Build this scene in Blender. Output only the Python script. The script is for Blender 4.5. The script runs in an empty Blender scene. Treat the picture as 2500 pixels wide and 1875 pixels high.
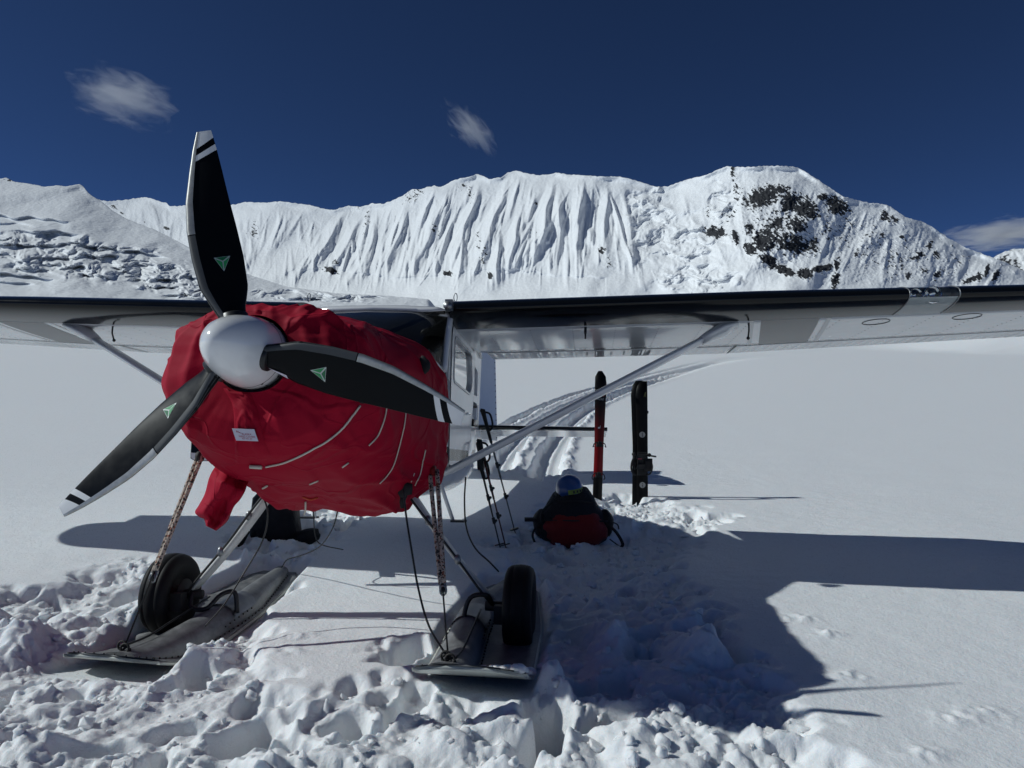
import bpy, math, random
import numpy as np
from mathutils import Matrix, Vector
random.seed(7)
RNG = np.random.default_rng(11)
scene = bpy.context.scene
COL = scene.collection
rad = math.radians

# ------------------------------------------------------------------ camera, sky, sun, exposure
F_PX = 1760.415                      # focal length in pixels of a 2500 px wide frame
CAM_H = 1.366
_cp, _rl = rad(-0.392), rad(0.865)
_fw = np.array([0, math.cos(_cp), math.sin(_cp)])
_up0 = np.array([0, -math.sin(_cp), math.cos(_cp)])
_rt0 = np.array([1.0, 0, 0])
_rt = _rt0 * math.cos(_rl) + _up0 * math.sin(_rl)
_up = _up0 * math.cos(_rl) - _rt0 * math.sin(_rl)
CAMP = np.array([0, 0, CAM_H])
cam_d = bpy.data.cameras.new('camera')
cam_d.sensor_width = 36.0
cam_d.lens = 36.0 * F_PX / 2500.0
cam_d.clip_start = 0.05
cam_d.clip_end = 60000
cam = bpy.data.objects.new('camera', cam_d)
COL.objects.link(cam)
_m = Matrix.Identity(4)
for i in range(3):
    _m[i][0], _m[i][1], _m[i][2], _m[i][3] = _rt[i], _up[i], -_fw[i], CAMP[i]
cam.matrix_world = _m
scene.camera = cam

SUN_AZ, SUN_EL = rad(-0.986), rad(35.38)
world = bpy.data.worlds.new('World')
scene.world = world
world.use_nodes = True
wn = world.node_tree.nodes
wl_ = world.node_tree.links
bg = wn['Background']
sky = wn.new('ShaderNodeTexSky')
sky.sky_type = 'NISHITA'
sky.sun_disc = False
sky.sun_elevation = SUN_EL
sky.sun_rotation = rad(-90.0) + SUN_AZ
sky.altitude = 4500
sky.air_density = 0.42
sky.dust_density = 0.0
sky.ozone_density = 9.5
wl_.new(sky.outputs['Color'], bg.inputs['Color'])
bg.inputs['Strength'].default_value = 0.085
sun_d = bpy.data.lights.new('sun', 'SUN')
sun_d.energy = 3.75
sun_d.angle = rad(0.53)
sun_d.color = (0.93, 0.985, 0.965)
sun = bpy.data.objects.new('sun', sun_d)
COL.objects.link(sun)
LDIR = Vector((math.cos(SUN_AZ) * math.cos(SUN_EL), -math.sin(SUN_AZ) * math.cos(SUN_EL), -math.sin(SUN_EL)))
sun.rotation_euler = LDIR.to_track_quat('-Z', 'Y').to_euler()
sun.location = (-20, 0, 20)
vs = scene.view_settings
vs.view_transform = 'Standard'
vs.look = 'None'
vs.exposure = -0.4
vs.gamma = 1.0
vs.use_curve_mapping = False
scene.cycles.max_bounces = 6
scene.cycles.diffuse_bounces = 3
scene.cycles.transparent_max_bounces = 12
scene.cycles.volume_bounces = 1

# ------------------------------------------------------------------ small geometry helpers
def ray(px, py):
    return _fw + _rt * ((px - 1250) / F_PX) + _up * ((937.5 - py) / F_PX)
def at_depth(px, py, d):
    return CAMP + ray(px, py) * d

HUB = np.array([-1.155, 3.048, 1.478])
_ya, _pa, _ra = rad(6.268), rad(8.146), rad(0.559)
AFT = np.array([math.sin(_ya) * math.cos(_pa), math.cos(_ya) * math.cos(_pa), -math.sin(_pa)])
_ax = np.array([math.cos(_ya), -math.sin(_ya), 0])
_az = np.cross(_ax, AFT)
AXX = _ax * math.cos(_ra) + _az * math.sin(_ra)
AZZ = _az * math.cos(_ra) - _ax * math.sin(_ra)
PM = np.array([AXX, AFT, AZZ])           # rows: aircraft axes in the world
def W(l):                                # aircraft -> world
    return HUB + np.asarray(l, float) @ PM
def LW(w):                               # world -> aircraft
    return (np.asarray(w, float) - HUB) @ PM.T
def on_plane(px, py, axis, val):         # sight line met with a plane of the aircraft
    d = PM @ ray(px, py)
    o = LW(CAMP)
    return o + d * ((val - o[axis]) / d[axis])
PLANE_M = Matrix.Identity(4)
for i in range(3):
    for j in range(3):
        PLANE_M[i][j] = PM[j][i]
    PLANE_M[i][3] = HUB[i]

def base_z(y):
    y = np.asarray(y, float)
    k = (y - 11.0) / 3.0
    return 0.07 * 3.0 * (np.log1p(np.exp(-np.abs(k))) + np.maximum(k, 0))
def ground_pt(px, py, dz=0.0):
    d = ray(px, py)
    f = lambda t: CAM_H + d[2] * t - float(base_z(d[1] * t)) - dz
    a = b = 0.5
    while f(b) > 0 and b < 3000:
        a, b = b, b * 1.05
    for _ in range(40):
        m = (a + b) / 2
        if f(m) > 0:
            a = m
        else:
            b = m
    return CAMP + d * b

class MB:
    """Collects vertices and faces; build() links them as one mesh object."""
    def __init__(s):
        s.v, s.f, s.mi, s.sm = [], [], [], []
    def add(s, verts, faces, mi=0, smooth=True):
        o = len(s.v)
        s.v.extend([tuple(map(float, p)) for p in verts])
        for f in faces:
            s.f.append(tuple(o + i for i in f))
            s.mi.append(mi)
            s.sm.append(smooth)
        return s
    def loft(s, rings, closed=True, cap0=False, cap1=False, mi=0, smooth=True, flip=False):
        n = len(rings[0])
        v = [p for r in rings for p in r]
        f = []
        m = n if closed else n - 1
        for i in range(len(rings) - 1):
            for j in range(m):
                k = (j + 1) % n
                q = (i * n + j, i * n + k, (i + 1) * n + k, (i + 1) * n + j)
                f.append(q[::-1] if flip else q)
        if cap0:
            f.append(tuple(range(n))[::-1])
        if cap1:
            f.append(tuple((len(rings) - 1) * n + j for j in range(n)))
        return s.add(v, f, mi, smooth)
    def tube(s, pts, r, n=8, mi=0, cap=True, squash=None):
        pts = [np.asarray(p, float) for p in pts]
        rr = r if hasattr(r, '__len__') else [r] * len(pts)
        rings = []
        prev = None
        for i, p in enumerate(pts):
            t = pts[min(i + 1, len(pts) - 1)] - pts[max(i - 1, 0)]
            t = t / (np.linalg.norm(t) + 1e-12)
            if prev is None:
                a = np.array([0, 0, 1.0]) if abs(t[2]) < 0.9 else np.array([1.0, 0, 0])
                u = np.cross(t, a)
            else:
                u = prev - t * (prev @ t)
            u /= np.linalg.norm(u) + 1e-12
            prev = u
            w = np.cross(t, u)
            rings.append([p + rr[i] * (math.cos(2 * math.pi * k / n) * u + math.sin(2 * math.pi * k / n) * w) for k in range(n)])
        return s.loft(rings, True, cap, cap, mi)
    def box(s, c, size, R=None, mi=0, taper=1.0):
        c = np.asarray(c, float)
        hx, hy, hz = [q / 2 for q in size]
        v = []
        for dz in (-1, 1):
            k = taper if dz > 0 else 1.0
            for dx, dy in ((-1, -1), (1, -1), (1, 1), (-1, 1)):
                p = np.array([dx * hx * k, dy * hy * k, dz * hz])
                if R is not None:
                    p = R @ p
                v.append(c + p)
        return s.add(v, [(3, 2, 1, 0), (4, 5, 6, 7), (0, 1, 5, 4), (1, 2, 6, 5), (2, 3, 7, 6), (3, 0, 4, 7)], mi, False)
    def disc(s, c, nrm, r, n=20, mi=0, u=None):
        c = np.asarray(c, float)
        nrm = np.asarray(nrm, float)
        nrm = nrm / np.linalg.norm(nrm)
        a = np.array([0, 0, 1.0]) if abs(nrm[2]) < 0.9 else np.array([1.0, 0, 0])
        u = np.cross(nrm, a)
        u /= np.linalg.norm(u)
        w = np.cross(nrm, u)
        return s.add([c + r * (math.cos(2 * math.pi * k / n) * u + math.sin(2 * math.pi * k / n) * w) for k in range(n)], [tuple(range(n))], mi, False)
    def ball(s, c, r, n=12, m=8, mi=0, R=None, fn=None):
        r = r if hasattr(r, '__len__') else (r, r, r)
        rings = []
        for i in range(m + 1):
            th = math.pi * i / m
            st = max(math.sin(th), 0.01)
            ring = []
            for j in range(n):
                ph = 2 * math.pi * j / n
                p = np.array([r[0] * st * math.cos(ph), r[1] * st * math.sin(ph), r[2] * math.cos(th)])
                if fn:
                    p = p * fn(p)
                if R is not None:
                    p = R @ p
                ring.append(np.asarray(c) + p)
            rings.append(ring)
        return s.loft(rings, True, True, True, mi, flip=True)
    def build(s, name, mats, parent=None, loc=None, smooth=True):
        me = bpy.data.meshes.new(name)
        me.from_pydata(s.v, [], s.f)
        mats = mats if isinstance(mats, (list, tuple)) else [mats]
        for m in mats:
            me.materials.append(m)
        me.polygons.foreach_set('material_index', s.mi)
        me.polygons.foreach_set('use_smooth', [bool(a and smooth) for a in s.sm])
        me.update()
        o = bpy.data.objects.new(name, me)
        COL.objects.link(o)
        if parent is not None:
            o.parent = parent
        if loc is not None:
            o.location = loc
        return o

def tag(o, label=None, cat=None, group=None, kind=None):
    for k, v in (('label', label), ('category', cat), ('group', group), ('kind', kind)):
        if v:
            o[k] = v
    return o
def empty(name, mat):
    o = bpy.data.objects.new(name, None)
    o.empty_display_size = 0.2
    COL.objects.link(o)
    o.matrix_world = mat
    return o
def bez(pts, n=24):
    """Catmull-Rom through points."""
    P = [np.asarray(p, float) for p in pts]
    P = [2 * P[0] - P[1]] + P + [2 * P[-1] - P[-2]]
    out = []
    seg = len(P) - 3
    per = max(2, n // seg)
    for i in range(seg):
        a, b, c, d = P[i:i + 4]
        for k in range(per):
            t = k / per
            out.append(0.5 * ((2 * b) + (-a + c) * t + (2 * a - 5 * b + 4 * c - d) * t * t + (-a + 3 * b - 3 * c + d) * t ** 3))
    out.append(P[-2])
    return out
def interp(xs, tab):
    tab = np.asarray(tab, float)
    return [np.interp(xs, tab[:, 0], tab[:, k]) for k in range(1, tab.shape[1])]

# ------------------------------------------------------------------ numpy noise
_perm = RNG.permutation(512).astype(np.int64)
_perm = np.concatenate([_perm, _perm])
_gr = np.stack([np.cos(np.arange(512) * 2 * np.pi / 512 * 37), np.sin(np.arange(512) * 2 * np.pi / 512 * 37)], 1)
def perlin(x, y, seed=0):
    x = np.asarray(x, float) + seed * 17.13
    y = np.asarray(y, float) + seed * 9.71
    xi, yi = np.floor(x).astype(np.int64), np.floor(y).astype(np.int64)
    xf, yf = x - xi, y - yi
    u = xf * xf * xf * (xf * (xf * 6 - 15) + 10)
    v = yf * yf * yf * (yf * (yf * 6 - 15) + 10)
    def g(ix, iy, dx, dy):
        h = _perm[(_perm[ix & 511] + iy) & 511]
        q = _gr[h]
        return q[..., 0] * dx + q[..., 1] * dy
    a = g(xi, yi, xf, yf)
    b = g(xi + 1, yi, xf - 1, yf)
    c = g(xi, yi + 1, xf, yf - 1)
    d = g(xi + 1, yi + 1, xf - 1, yf - 1)
    return ((a + (b - a) * u) + ((c + (d - c) * u) - (a + (b - a) * u)) * v) * 1.5
def fbm(x, y, o=4, seed=0, gain=0.5, ridged=False):
    s, a, t = 0.0, 1.0, 0.0
    for i in range(o):
        n = perlin(x * 2.03 ** i, y * 2.03 ** i, seed + i * 3)
        s = s + a * ((1 - 2 * np.abs(n)) if ridged else n)
        t += a
        a *= gain
    return s / t
def sstep(a, b, x):
    t = np.clip((x - a) / (b - a), 0, 1)
    return t * t * (3 - 2 * t)
def worley(x, y, seed=0):
    """distance to nearest and second nearest feature, and the cell's random value"""
    xi, yi = np.floor(x).astype(np.int64), np.floor(y).astype(np.int64)
    f1 = np.full(x.shape, 9.0)
    f2 = np.full(x.shape, 9.0)
    cv = np.zeros(x.shape)
    for dx in (-1, 0, 1):
        for dy in (-1, 0, 1):
            h = _perm[(_perm[(xi + dx + seed * 7) & 511] + yi + dy) & 511]
            h2 = _perm[(h + 77) & 511]
            px = xi + dx + 0.15 + 0.7 * (h / 511.0)
            py = yi + dy + 0.15 + 0.7 * (h2 / 511.0)
            d = np.hypot(px - x, py - y)
            near = d < f1
            f2 = np.where(near, f1, np.minimum(f2, d))
            cv = np.where(near, _perm[(h + 191) & 511] / 511.0, cv)
            f1 = np.where(near, d, f1)
    return f1, f2, cv
def grid_mesh(name, X, Y, Z, mat, attr=None, smooth=True):
    r, c = X.shape
    me = bpy.data.meshes.new(name)
    me.vertices.add(r * c)
    me.vertices.foreach_set('co', np.stack([X, Y, Z], -1).astype(np.float32).ravel())
    i = np.arange((r - 1) * (c - 1))
    a = (i // (c - 1)) * c + i % (c - 1)
    q = np.stack([a, a + 1, a + c + 1, a + c], 1).astype(np.int32)
    nf = len(q)
    me.loops.add(nf * 4)
    me.loops.foreach_set('vertex_index', q.ravel())
    me.polygons.add(nf)
    me.polygons.foreach_set('loop_start', np.arange(0, nf * 4, 4, dtype=np.int32))
    me.polygons.foreach_set('use_smooth', np.full(nf, smooth))
    if attr is not None:
        for k, v in attr.items():
            at = me.attributes.new(k, 'FLOAT', 'POINT')
            at.data.foreach_set('value', v.astype(np.float32).ravel())
    me.materials.append(mat)
    me.update(calc_edges=True)
    o = bpy.data.objects.new(name, me)
    COL.objects.link(o)
    return o

# ------------------------------------------------------------------ materials
def mat(name, col=(0.5, 0.5, 0.5), rough=0.5, metal=0.0, coat=0.0, spec=0.5, var=0.0, vscale=8.0, bump=0.0, bscale=40.0, rvar=0.0, bdist=0.01):
    m = bpy.data.materials.new(name)
    m.use_nodes = True
    nt = m.node_tree
    b = nt.nodes['Principled BSDF']
    b.inputs['Base Color'].default_value = (*col, 1)
    b.inputs['Roughness'].default_value = rough
    b.inputs['Metallic'].default_value = metal
    b.inputs['Coat Weight'].default_value = coat
    b.inputs['Coat Roughness'].default_value = 0.08
    b.inputs['Specular IOR Level'].default_value = spec
    tc = nt.nodes.new('ShaderNodeTexCoord')
    if var or rvar:
        n = nt.nodes.new('ShaderNodeTexNoise')
        n.inputs['Scale'].default_value = vscale
        n.inputs['Detail'].default_value = 7
        n.inputs['Roughness'].default_value = 0.65
        nt.links.new(tc.outputs['Object'], n.inputs['Vector'])
        if var:
            r = nt.nodes.new('ShaderNodeMapRange')
            r.inputs['From Min'].default_value = 0.3
            r.inputs['From Max'].default_value = 0.7
            r.inputs['To Min'].default_value = 1 - var
            r.inputs['To Max'].default_value = 1 + var * 0.5
            nt.links.new(n.outputs['Fac'], r.inputs['Value'])
            mx = nt.nodes.new('ShaderNodeVectorMath')
            mx.operation = 'SCALE'
            mx.inputs[0].default_value = col
            nt.links.new(r.outputs['Result'], mx.inputs['Scale'])
            nt.links.new(mx.outputs['Vector'], b.inputs['Base Color'])
        if rvar:
            r2 = nt.nodes.new('ShaderNodeMapRange')
            r2.inputs['From Min'].default_value = 0.3
            r2.inputs['From Max'].default_value = 0.7
            r2.inputs['To Min'].default_value = max(0, rough - rvar)
            r2.inputs['To Max'].default_value = rough + rvar
            nt.links.new(n.outputs['Fac'], r2.inputs['Value'])
            nt.links.new(r2.outputs['Result'], b.inputs['Roughness'])
    if bump:
        n2 = nt.nodes.new('ShaderNodeTexNoise')
        n2.inputs['Scale'].default_value = bscale
        n2.inputs['Detail'].default_value = 5
        nt.links.new(tc.outputs['Object'], n2.inputs['Vector'])
        bp = nt.nodes.new('ShaderNodeBump')
        bp.inputs['Strength'].default_value = bump
        bp.inputs['Distance'].default_value = bdist
        nt.links.new(n2.outputs['Fac'], bp.inputs['Height'])
        nt.links.new(bp.outputs['Normal'], b.inputs['Normal'])
    return m

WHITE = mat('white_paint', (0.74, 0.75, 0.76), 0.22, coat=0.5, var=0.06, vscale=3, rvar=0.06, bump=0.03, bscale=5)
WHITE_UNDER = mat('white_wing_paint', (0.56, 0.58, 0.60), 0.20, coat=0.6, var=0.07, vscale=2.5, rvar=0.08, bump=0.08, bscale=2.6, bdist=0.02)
BLACK_GLOSS = mat('black_gloss_paint', (0.004, 0.005, 0.006), 0.16, coat=0.08, spec=0.25, rvar=0.05, vscale=4)
GREY_STRIPE = mat('grey_stripe_paint', (0.045, 0.045, 0.048), 0.3, coat=0.1, spec=.3)
LIGHT_GREY = mat('light_grey_paint', (0.36, 0.37, 0.38), 0.25, coat=0.3)
SPIN = mat('spinner_white', (0.78, 0.79, 0.80), 0.18, coat=0.7, var=.05, vscale=7, rvar=.08, bump=.03, bscale=4)
BLADE = mat('black_blade', (0.003, 0.004, 0.0055), 0.36, spec=0.12, rvar=0.08, vscale=10)
BOOT = mat('grey_rubber_boot', (0.05, 0.055, 0.06), 0.55, bump=0.2, bscale=90, bdist=0.002)
NICKEL = mat('nickel_edge', (0.45, 0.45, 0.43), 0.42, metal=0.85, var=0.25, vscale=30, bump=0.15, bscale=60, bdist=0.002)
TIPW = mat('tip_white', (0.72, 0.73, 0.74), 0.35)
BLACKP = mat('black_paint', (0.010, 0.011, 0.012), 0.4)
GREEN = mat('green_decal', (0.03, 0.32, 0.10), 0.3)
GREEN_D = mat('dark_green_decal', (0.015, 0.16, 0.06), 0.3)
SILVER = mat('silver_decal', (0.55, 0.58, 0.57), 0.3, metal=0.3)
ALU = mat('aluminium', (0.30, 0.31, 0.32), 0.42, metal=0.75, var=0.35, vscale=9, rvar=0.12, bump=0.1, bscale=25)
SKI_ALU = mat('weathered_ski_metal', (0.23, 0.235, 0.24), 0.5, metal=0.35, var=0.45, vscale=14, rvar=0.15, bump=0.35, bscale=35)
SKI_BASE = mat('ski_base_plastic', (0.55, 0.57, 0.52), 0.35, var=0.25, vscale=7, bump=0.1, bscale=30)
STEEL = mat('steel_leg', (0.60, 0.60, 0.58), 0.4, var=0.2, vscale=18)
RUBBER = mat('tyre_rubber', (0.009, 0.009, 0.010), 0.62, spec=0.22, var=0.3, vscale=20, bump=0.2, bscale=70, bdist=0.003)
DARK = mat('dark_interior', (0.022, 0.021, 0.019), 0.7, var=0.3, vscale=6)
LINER = mat('cabin_liner', (0.075, 0.07, 0.06), 0.8, var=0.2)
CABLE = mat('black_cable', (0.010, 0.010, 0.011), 0.5)
SEAM = mat('dark_seam', (0.03, 0.03, 0.032), 0.6)
CORD = mat('white_cord', (0.62, 0.58, 0.50), 0.8)
PATCHW = mat('patch_white', (0.62, 0.60, 0.70), 0.7)
RED_INK = mat('red_ink', (0.35, 0.02, 0.06), 0.7)
WEB = mat('black_webbing', (0.010, 0.010, 0.011), 0.75, bump=0.3, bscale=200, bdist=0.001)
BLUE_PATCH = mat('blue_film', (0.015, 0.02, 0.22), 0.3)
CHROME = mat('chrome', (0.8, 0.8, 0.8), 0.12, metal=1.0)

def cloth(name, col, sheen=0.15, wr=0.5, scale=9.0):
    m = mat(name, col, 0.62, spec=0.25)
    nt = m.node_tree
    b = nt.nodes['Principled BSDF']
    b.inputs['Sheen Weight'].default_value = sheen
    tc = nt.nodes['Texture Coordinate']
    n1 = nt.nodes.new('ShaderNodeTexNoise')
    n1.inputs['Scale'].default_value = scale
    n1.inputs['Detail'].default_value = 4
    n1.inputs['Distortion'].default_value = 1.6
    n2 = nt.nodes.new('ShaderNodeTexNoise')
    n2.inputs['Scale'].default_value = 420
    nt.links.new(tc.outputs['Object'], n1.inputs['Vector'])
    nt.links.new(tc.outputs['Object'], n2.inputs['Vector'])
    b1 = nt.nodes.new('ShaderNodeBump')
    b1.inputs['Strength'].default_value = wr
    b1.inputs['Distance'].default_value = 0.02
    b2 = nt.nodes.new('ShaderNodeBump')
    b2.inputs['Strength'].default_value = 0.12
    b2.inputs['Distance'].default_value = 0.001
    nt.links.new(n1.outputs['Fac'], b1.inputs['Height'])
    nt.links.new(n2.outputs['Fac'], b2.inputs['Height'])
    nt.links.new(b1.outputs['Normal'], b2.inputs['Normal'])
    nt.links.new(b2.outputs['Normal'], b.inputs['Normal'])
    return m
RED = cloth('red_nylon', (0.33, 0.0006, 0.020), .0, .10, 7.0)
def add_creases(m):
    nt = m.node_tree
    b = nt.nodes['Principled BSDF']
    b.inputs['Roughness'].default_value = .72
    b.inputs['Specular IOR Level'].default_value = .16
    tc = nt.nodes['Texture Coordinate']
    prev = b.inputs['Normal'].links[0].from_socket
    for sc, dist, w, st in ((1.7, .6, .020, .60), (3.4, .8, .026, .38)):
        n = nt.nodes.new('ShaderNodeTexNoise')
        n.inputs['Scale'].default_value = sc
        n.inputs['Detail'].default_value = 0.6
        n.inputs['Distortion'].default_value = dist
        nt.links.new(tc.outputs['Object'], n.inputs['Vector'])
        a = nt.nodes.new('ShaderNodeMath')
        a.operation = 'SUBTRACT'
        a.inputs[1].default_value = .5
        nt.links.new(n.outputs['Fac'], a.inputs[0])
        c = nt.nodes.new('ShaderNodeMath')
        c.operation = 'ABSOLUTE'
        nt.links.new(a.outputs['Value'], c.inputs[0])
        r = nt.nodes.new('ShaderNodeMapRange')
        r.interpolation_type = 'SMOOTHSTEP'
        r.inputs['From Max'].default_value = w
        r.inputs['To Min'].default_value = 1
        r.inputs['To Max'].default_value = 0
        nt.links.new(c.outputs['Value'], r.inputs['Value'])
        bp = nt.nodes.new('ShaderNodeBump')
        bp.inputs['Strength'].default_value = st
        bp.inputs['Distance'].default_value = .012
        nt.links.new(r.outputs['Result'], bp.inputs['Height'])
        nt.links.new(prev, bp.inputs['Normal'])
        prev = bp.outputs['Normal']
    nt.links.new(prev, b.inputs['Normal'])
add_creases(RED)
RED_DARK = cloth('dark_red_nylon', (0.17, 0.004, 0.005), 0.1, 0.6, 12)
PACK = cloth('dark_navy_nylon', (0.007, 0.008, 0.012), 0.05, 0.7, 14)
BAGBLACK = cloth('black_nylon', (0.007, 0.007, 0.008), 0.05, 0.6, 10)

def glass(name, tint=(0.80, 0.84, 0.86), refl=1.0):
    m = bpy.data.materials.new(name)
    m.use_nodes = True
    nt = m.node_tree
    for n in list(nt.nodes):
        if n.type != 'OUTPUT_MATERIAL':
            nt.nodes.remove(n)
    out = [n for n in nt.nodes if n.type == 'OUTPUT_MATERIAL'][0]
    tr = nt.nodes.new('ShaderNodeBsdfTransparent')
    tr.inputs['Color'].default_value = (*tint, 1)
    gl = nt.nodes.new('ShaderNodeBsdfGlossy')
    gl.inputs['Roughness'].default_value = 0.03
    fr = nt.nodes.new('ShaderNodeFresnel')
    fr.inputs['IOR'].default_value = 1.49
    mx = nt.nodes.new('ShaderNodeMixShader')
    nt.links.new(fr.outputs['Fac'], mx.inputs['Fac'])
    nt.links.new(tr.outputs['BSDF'], mx.inputs[1])
    nt.links.new(gl.outputs['BSDF'], mx.inputs[2])
    nt.links.new(mx.outputs['Shader'], out.inputs['Surface'])
    return m
GLASS = glass('windshield_plastic')
GLASS_D = glass('window_plastic', (0.42, 0.45, 0.47))

def snow_mat(name, near=True):
    m = bpy.data.materials.new(name)
    m.use_nodes = True
    nt = m.node_tree
    b = nt.nodes['Principled BSDF']
    b.inputs['Base Color'].default_value = (0.83, 0.85, 0.875, 1)
    b.inputs['Roughness'].default_value = 0.65
    b.inputs['Specular IOR Level'].default_value = 0.25
    if near:
        b.inputs['Subsurface Weight'].default_value = 0.7
        b.inputs['Subsurface Radius'].default_value = (.7, .9, 1.0)
        b.inputs['Subsurface Scale'].default_value = 0.022
    tc = nt.nodes.new('ShaderNodeTexCoord')
    if near:
        prev = None
        for sc, st, di in ((9.0, 0.25, 0.02), (48.0, 0.45, 0.010), (150.0, 0.5, 0.005), (420.0, 0.5, 0.002)):
            n = nt.nodes.new('ShaderNodeTexNoise')
            n.inputs['Scale'].default_value = sc
            n.inputs['Detail'].default_value = 4
            nt.links.new(tc.outputs['Object'], n.inputs['Vector'])
            bp = nt.nodes.new('ShaderNodeBump')
            bp.inputs['Strength'].default_value = st
            bp.inputs['Distance'].default_value = di
            nt.links.new(n.outputs['Fac'], bp.inputs['Height'])
            if prev:
                nt.links.new(prev, bp.inputs['Normal'])
            prev = bp.outputs['Normal']
        nt.links.new(prev, b.inputs['Normal'])
        # ice crystals that glint: tiny facets with their own tilt
        v = nt.nodes.new('ShaderNodeTexVoronoi')
        v.inputs['Scale'].default_value = 160
        nt.links.new(tc.outputs['Object'], v.inputs['Vector'])
        gt = nt.nodes.new('ShaderNodeMath')
        gt.operation = 'GREATER_THAN'
        sep = nt.nodes.new('ShaderNodeSeparateColor')
        nt.links.new(v.outputs['Color'], sep.inputs['Color'])
        gt.inputs[1].default_value = 0.965
        nt.links.new(sep.outputs['Red'], gt.inputs[0])
        mr = nt.nodes.new('ShaderNodeMapRange')
        mr.inputs['To Min'].default_value = 0.65
        mr.inputs['To Max'].default_value = 0.18
        nt.links.new(gt.outputs['Value'], mr.inputs['Value'])
        nt.links.new(mr.outputs['Result'], b.inputs['Roughness'])
    return m
SNOW = snow_mat('snow')
CLOD = snow_mat('snow_clod')

def mountain_mat(name):
    m = bpy.data.materials.new(name)
    m.use_nodes = True
    nt = m.node_tree
    b = nt.nodes['Principled BSDF']
    b.inputs['Roughness'].default_value = 0.7
    b.inputs['Specular IOR Level'].default_value = 0.15
    at = nt.nodes.new('ShaderNodeAttribute')
    at.attribute_name = 'rock'
    tc = nt.nodes.new('ShaderNodeTexCoord')
    n = nt.nodes.new('ShaderNodeTexNoise')
    n.inputs['Scale'].default_value = 0.10
    n.inputs['Detail'].default_value = 8
    n.inputs['Roughness'].default_value = 0.7
    nt.links.new(tc.outputs['Object'], n.inputs['Vector'])
    ad = nt.nodes.new('ShaderNodeMath')
    ad.operation = 'MULTIPLY_ADD'
    nt.links.new(n.outputs['Fac'], ad.inputs[0])
    ad.inputs[1].default_value = 1.1
    nt.links.new(at.outputs['Fac'], ad.inputs[2])
    rp = nt.nodes.new('ShaderNodeMapRange')
    rp.inputs['From Min'].default_value = 1.0
    rp.inputs['From Max'].default_value = 1.08
    nt.links.new(ad.outputs['Value'], rp.inputs['Value'])
    mx = nt.nodes.new('ShaderNodeMix')
    mx.data_type = 'RGBA'
    mx.inputs['A'].default_value = (0.84, 0.86, 0.88, 1)
    mx.inputs['B'].default_value = (0.035, 0.037, 0.042, 1)
    nt.links.new(rp.outputs['Result'], mx.inputs['Factor'])
    nt.links.new(mx.outputs['Result'], b.inputs['Base Color'])
    n2 = nt.nodes.new('ShaderNodeTexNoise')
    n2.inputs['Scale'].default_value = 0.09
    n2.inputs['Detail'].default_value = 7
    nt.links.new(tc.outputs['Object'], n2.inputs['Vector'])
    bp = nt.nodes.new('ShaderNodeBump')
    bp.inputs['Strength'].default_value = 0.5
    bp.inputs['Distance'].default_value = 5.0
    nt.links.new(n2.outputs['Fac'], bp.inputs['Height'])
    nt.links.new(bp.outputs['Normal'], b.inputs['Normal'])
    return m
MOUNTAIN = mountain_mat('mountain_snow_and_rock')

# ------------------------------------------------------------------ snow field
def graded(lo, hi, fine_lo, fine_hi, step, grow):
    mid = np.arange(fine_lo, fine_hi, step)
    up_, x, s = [], fine_hi, step
    while x < hi:
        up_.append(x)
        s *= grow if x - fine_hi < 9 else 1.14
        x += s
    up_.append(hi)
    dn, x, s = [], fine_lo - step, step
    while x > lo:
        dn.append(x)
        s *= 1.10
        x -= s
    dn.append(lo)
    return np.concatenate([dn[::-1], mid, up_])
GX = graded(-9000, 9000, -3.05, 3.1, 0.0098, 1.035)
_yn = np.arange(2.25, 5.2, 0.0095)
_ym = np.arange(5.2, 9.2, 0.017)
_yf, _y, _s = [], 9.2, 0.03
while _y < 7000:
    _yf.append(_y)
    _y += _s
    _s = max(_s, .0065 * _y) if _y < 60 else _s * 1.06
_yb, _y, _s = [], 2.24, 0.02
while _y > -400:
    _yb.append(_y)
    _s *= 1.25
    _y -= _s
GY = np.concatenate([_yb[::-1], _yn, _ym, _yf])
X, Y = np.meshgrid(GX, GY)

def poly_mask(pts):
    """1 inside a ground polygon given by points of the snow surface"""
    px = [p[0] for p in pts]
    py = [p[1] for p in pts]
    ins = np.zeros(X.shape, bool)
    j = len(px) - 1
    for i in range(len(px)):
        c = ((py[i] > Y) != (py[j] > Y)) & (X < (px[j] - px[i]) * (Y - py[i]) / (py[j] - py[i] + 1e-12) + px[i])
        ins ^= c
        j = i
    return ins.astype(float)
def blur(a, n, it=3):
    for _ in range(it):
        for ax in (0, 1):
            c = np.cumsum(np.insert(a, 0, 0, axis=ax), axis=ax)
            L = a.shape[ax]
            i0 = np.clip(np.arange(L) - n, 0, L)
            i1 = np.clip(np.arange(L) + n + 1, 0, L)
            a = (np.take(c, i1, ax) - np.take(c, i0, ax)) / (i1 - i0).reshape((-1, 1) if ax == 0 else (1, -1))
    return a
def gp(*pxs, dz=-0.08):
    return [ground_pt(a, b, dz)[:2] for a, b in pxs]
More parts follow.
